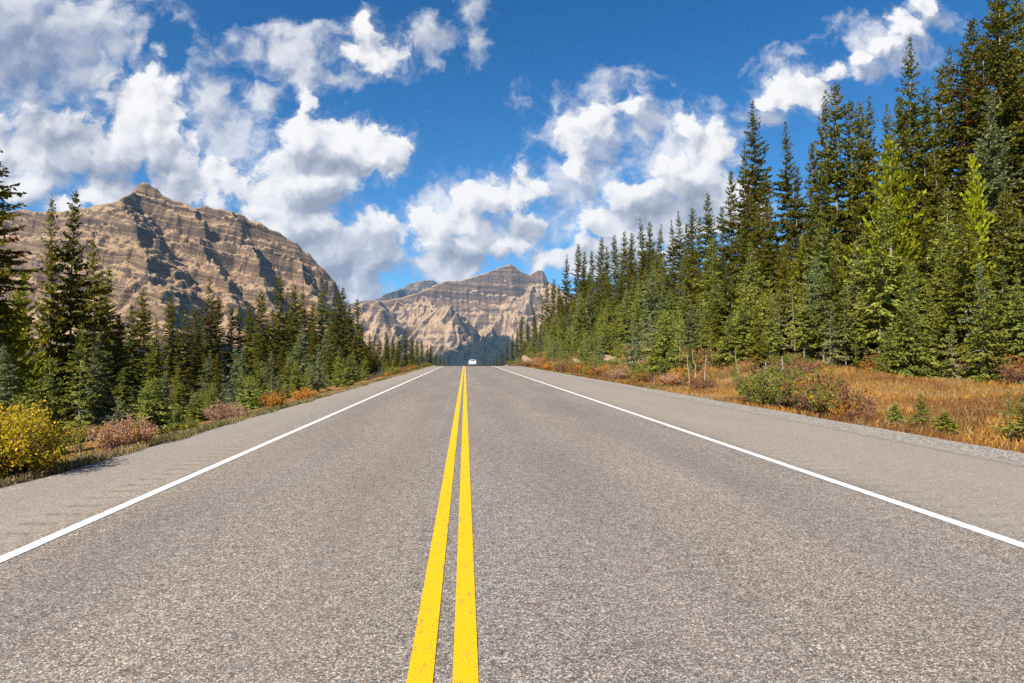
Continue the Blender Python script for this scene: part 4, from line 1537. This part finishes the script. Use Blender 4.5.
dense = [(140, 112, 46, 46), (165, 150, 44, 45), (110, 150, 60, 42), (60, 140, 70, 40), (215, 182, 32, 30), (92, 196, 36, 18), (60, 205, 26, 14), (120, 190, 60, 20), (185, 185, 45, 30), (25, 195, 40, 22), (-30, 150, 60, 60),
         (370, 52, 42, 26), (366, 30, 14, 20),
         (309, 104, 14, 18), (305, 132, 28, 26), (345, 140, 52, 34), (388, 150, 26, 30), (320, 182, 58, 34), (290, 205, 42, 24), (300, 228, 52, 28), (335, 250, 55, 40), (376, 232, 30, 28), (376, 255, 36, 36), (350, 285, 45, 34), (275, 215, 30, 16),
         (420, 218, 18, 20), (440, 232, 34, 26), (488, 202, 36, 26), (520, 192, 34, 28), (470, 250, 52, 26), (445, 270, 36, 20), (500, 245, 40, 22), (540, 262, 30, 18), (530, 222, 30, 20),
         (570, 132, 20, 30), (598, 118, 36, 24), (630, 104, 18, 14), (575, 160, 16, 18), (478, 226, 30, 20),
         (690, 125, 22, 16), (712, 145, 26, 34), (690, 180, 44, 30), (640, 200, 46, 26), (610, 225, 44, 20), (660, 225, 60, 26), (560, 262, 32, 16), (600, 250, 40, 18), (720, 200, 50, 40), (590, 262, 60, 20), (640, 255, 60, 24),
         (766, 100, 20, 12), (786, 88, 26, 23), (810, 86, 28, 18), (836, 74, 28, 15), (862, 58, 24, 10), (884, 46, 20, 11), (904, 28, 24, 17), (926, 8, 22, 16)]
thin = [(600, 130, 56, 40), (580, 175, 34, 30), (640, 120, 24, 22), (800, 84, 44, 24), (880, 46, 46, 22), (690, 150, 50, 40), (480, 230, 70, 40), (30, 60, 80, 75), (0, 20, 100, 60), (75, 10, 40, 20), (85, 55, 30, 30), (40, 180, 60, 40), (120, 45, 16, 22), (138, 45, 8, 30), (160, 52, 8, 12),
        (220, 92, 26, 34), (230, 130, 24, 34), (208, 130, 14, 30), (248, 52, 34, 20), (300, 50, 52, 20), (300, 30, 40, 8), (330, 75, 40, 14), (260, 95, 22, 14),
        (425, 40, 18, 16), (445, 38, 20, 10), (472, 12, 14, 14), (476, 45, 10, 16), (430, 200, 20, 16),
        (585, 185, 14, 26), (560, 190, 16, 22), (612, 160, 16, 16), (650, 120, 16, 10), (545, 220, 40, 24), (760, 118, 24, 14), (930, 22, 24, 12), (860, 70, 36, 12)]
grey = [(40, 70, 70, 60), (120, 175, 60, 26), (165, 175, 36, 26), (60, 130, 50, 25), (345, 265, 60, 38), (330, 205, 40, 14), (330, 165, 40, 12), (385, 275, 40, 30), (470, 262, 50, 16), (650, 212, 40, 20), (610, 258, 60, 14), (690, 205, 40, 20), (520, 228, 40, 14), (840, 88, 40, 10)]
Fd = blob_field(dense, 0.35, 1.08)
Fo = blob_field(dense, 0.35, 1.08, w.vmath('ADD', g1, (-0.013, 0.022, 0)))
Ft = blob_field(thin, 0.35, 1.4)
Ft = w.math('SMOOTH_MIN', Ft, w.math('MULTIPLY', Fd, 0.92), 0.3)
Fg = blob_field(grey, 0.3, 1.15)


def cloud_noise(off):
    p = w.vmath('ADD', g1, (off[0], off[1], 0.37)) if off else w.vmath('ADD', g1, (0, 0, 0.37))
    a = w.noise(p, 15.0, 10, 0.62)
    return a


na = cloud_noise(None)
pa = w.vmath('ADD', g1, (0, 0, 0.37))
n_s0 = w.noise(pa, 15.0, 4, 0.5)
nb_ = w.noise(w.vmath('ADD', g1, (-0.012, 0.016, 0.37)), 15.0, 4, 0.5)
billow = w.noise(w.vmath('ADD', g1, (3.1, 1.7, 0)), 30.0, 6, 0.55)
dens_d = w.math('ADD', w.math('SUBTRACT', 1.02, Fd), w.math('MULTIPLY', w.math('SUBTRACT', na, 0.5), 2.9))
a_d = w.map(dens_d, 0.0, 0.48, 0, 1, True)
dens_t = w.math('ADD', w.math('SUBTRACT', 1.15, Ft), w.math('MULTIPLY', w.math('SUBTRACT', na, 0.5), 3.2))
a_t = w.math('MULTIPLY', w.map(dens_t, 0.0, 1.0, 0, 1, True), 0.80)
front = w.map(dy, 0.12, 0.3)
# the rest of the sky, seen only by the ground and from elsewhere, has loose clouds of the same sort
nr = w.noise(w.vmath('MULTIPLY', gen, (1, 1, 2.2)), 2.4, 8, 0.58)
a_r = w.math('MULTIPLY', w.map(nr, 0.50, 0.64, 0, 1, True), w.math('MULTIPLY', w.math('SUBTRACT', 1.0, front), w.map(dz, 0.0, 0.1)))
alpha = w.math('MAXIMUM', w.math('MULTIPLY', w.math('MAXIMUM', a_d, a_t), front), a_r)
# thick parts are greyer, sunward billows whiter
gr = w.map(w.math('ADD', w.math('SUBTRACT', 1.0, Fg), w.math('MULTIPLY', w.math('SUBTRACT', n_s0, 0.5), 1.3)), -0.25, 0.80, 0, 1, True)
lit = w.math('ADD', w.math('MULTIPLY', w.math('SUBTRACT', n_s0, nb_), 3.2), w.math('ADD', w.math('MULTIPLY', w.math('SUBTRACT', billow, 0.5), 0.75), w.math('MULTIPLY', w.math('SUBTRACT', Fo, Fd), 0.65)))
lum = w.math('ADD', 0.82, w.math('MULTIPLY', lit, 0.55))
lum = w.math('SUBTRACT', lum, w.math('MULTIPLY', gr, 0.42))
lum = w.math('MULTIPLY', lum, w.map(a_d, 0.0, 1.0, 0.86, 1.0))
lum = w.math('MINIMUM', w.math('MAXIMUM', lum, 0.26), 1.0)
ccol = w.ramp(lum, [(0.25, (0.30, 0.34, 0.44)), (0.55, (0.52, 0.55, 0.63)), (0.8, (0.82, 0.82, 0.85)), (1.0, (1.0, 0.985, 0.97))])
SKY_S = 0.10
tint = w.mix(w.map(dz, 0.05, 0.55), (0.24, 0.60, 0.78), (0.0, 0.42, 0.72))
blue = w.mix(1.0, sky.outputs[0], tint, 'MULTIPLY')
CLOUD_B = w.scale(ccol, 0.56 / SKY_S)
skyc = w.mix(alpha, blue, CLOUD_B)
w.l.new(skyc, bg.inputs[0])
bg.inputs[1].default_value = SKY_S
world.cycles.sampling_method = 'MANUAL'
world.cycles.sample_map_resolution = 512

# ------------------------------------------------------------------ render settings
scene.view_settings.view_transform = 'Standard'
scene.view_settings.look = 'None'
scene.view_settings.exposure = 0.85
scene.view_settings.gamma = 1.0
scene.view_settings.use_curve_mapping = False
scene.render.engine = 'CYCLES'
c = scene.cycles
c.max_bounces = 6
c.diffuse_bounces = 3
c.glossy_bounces = 2
c.transmission_bounces = 3
c.volume_bounces = 0
c.transparent_max_bounces = 4
c.use_denoising = False
c.sample_clamp_indirect = 4.0
c.use_adaptive_sampling = False
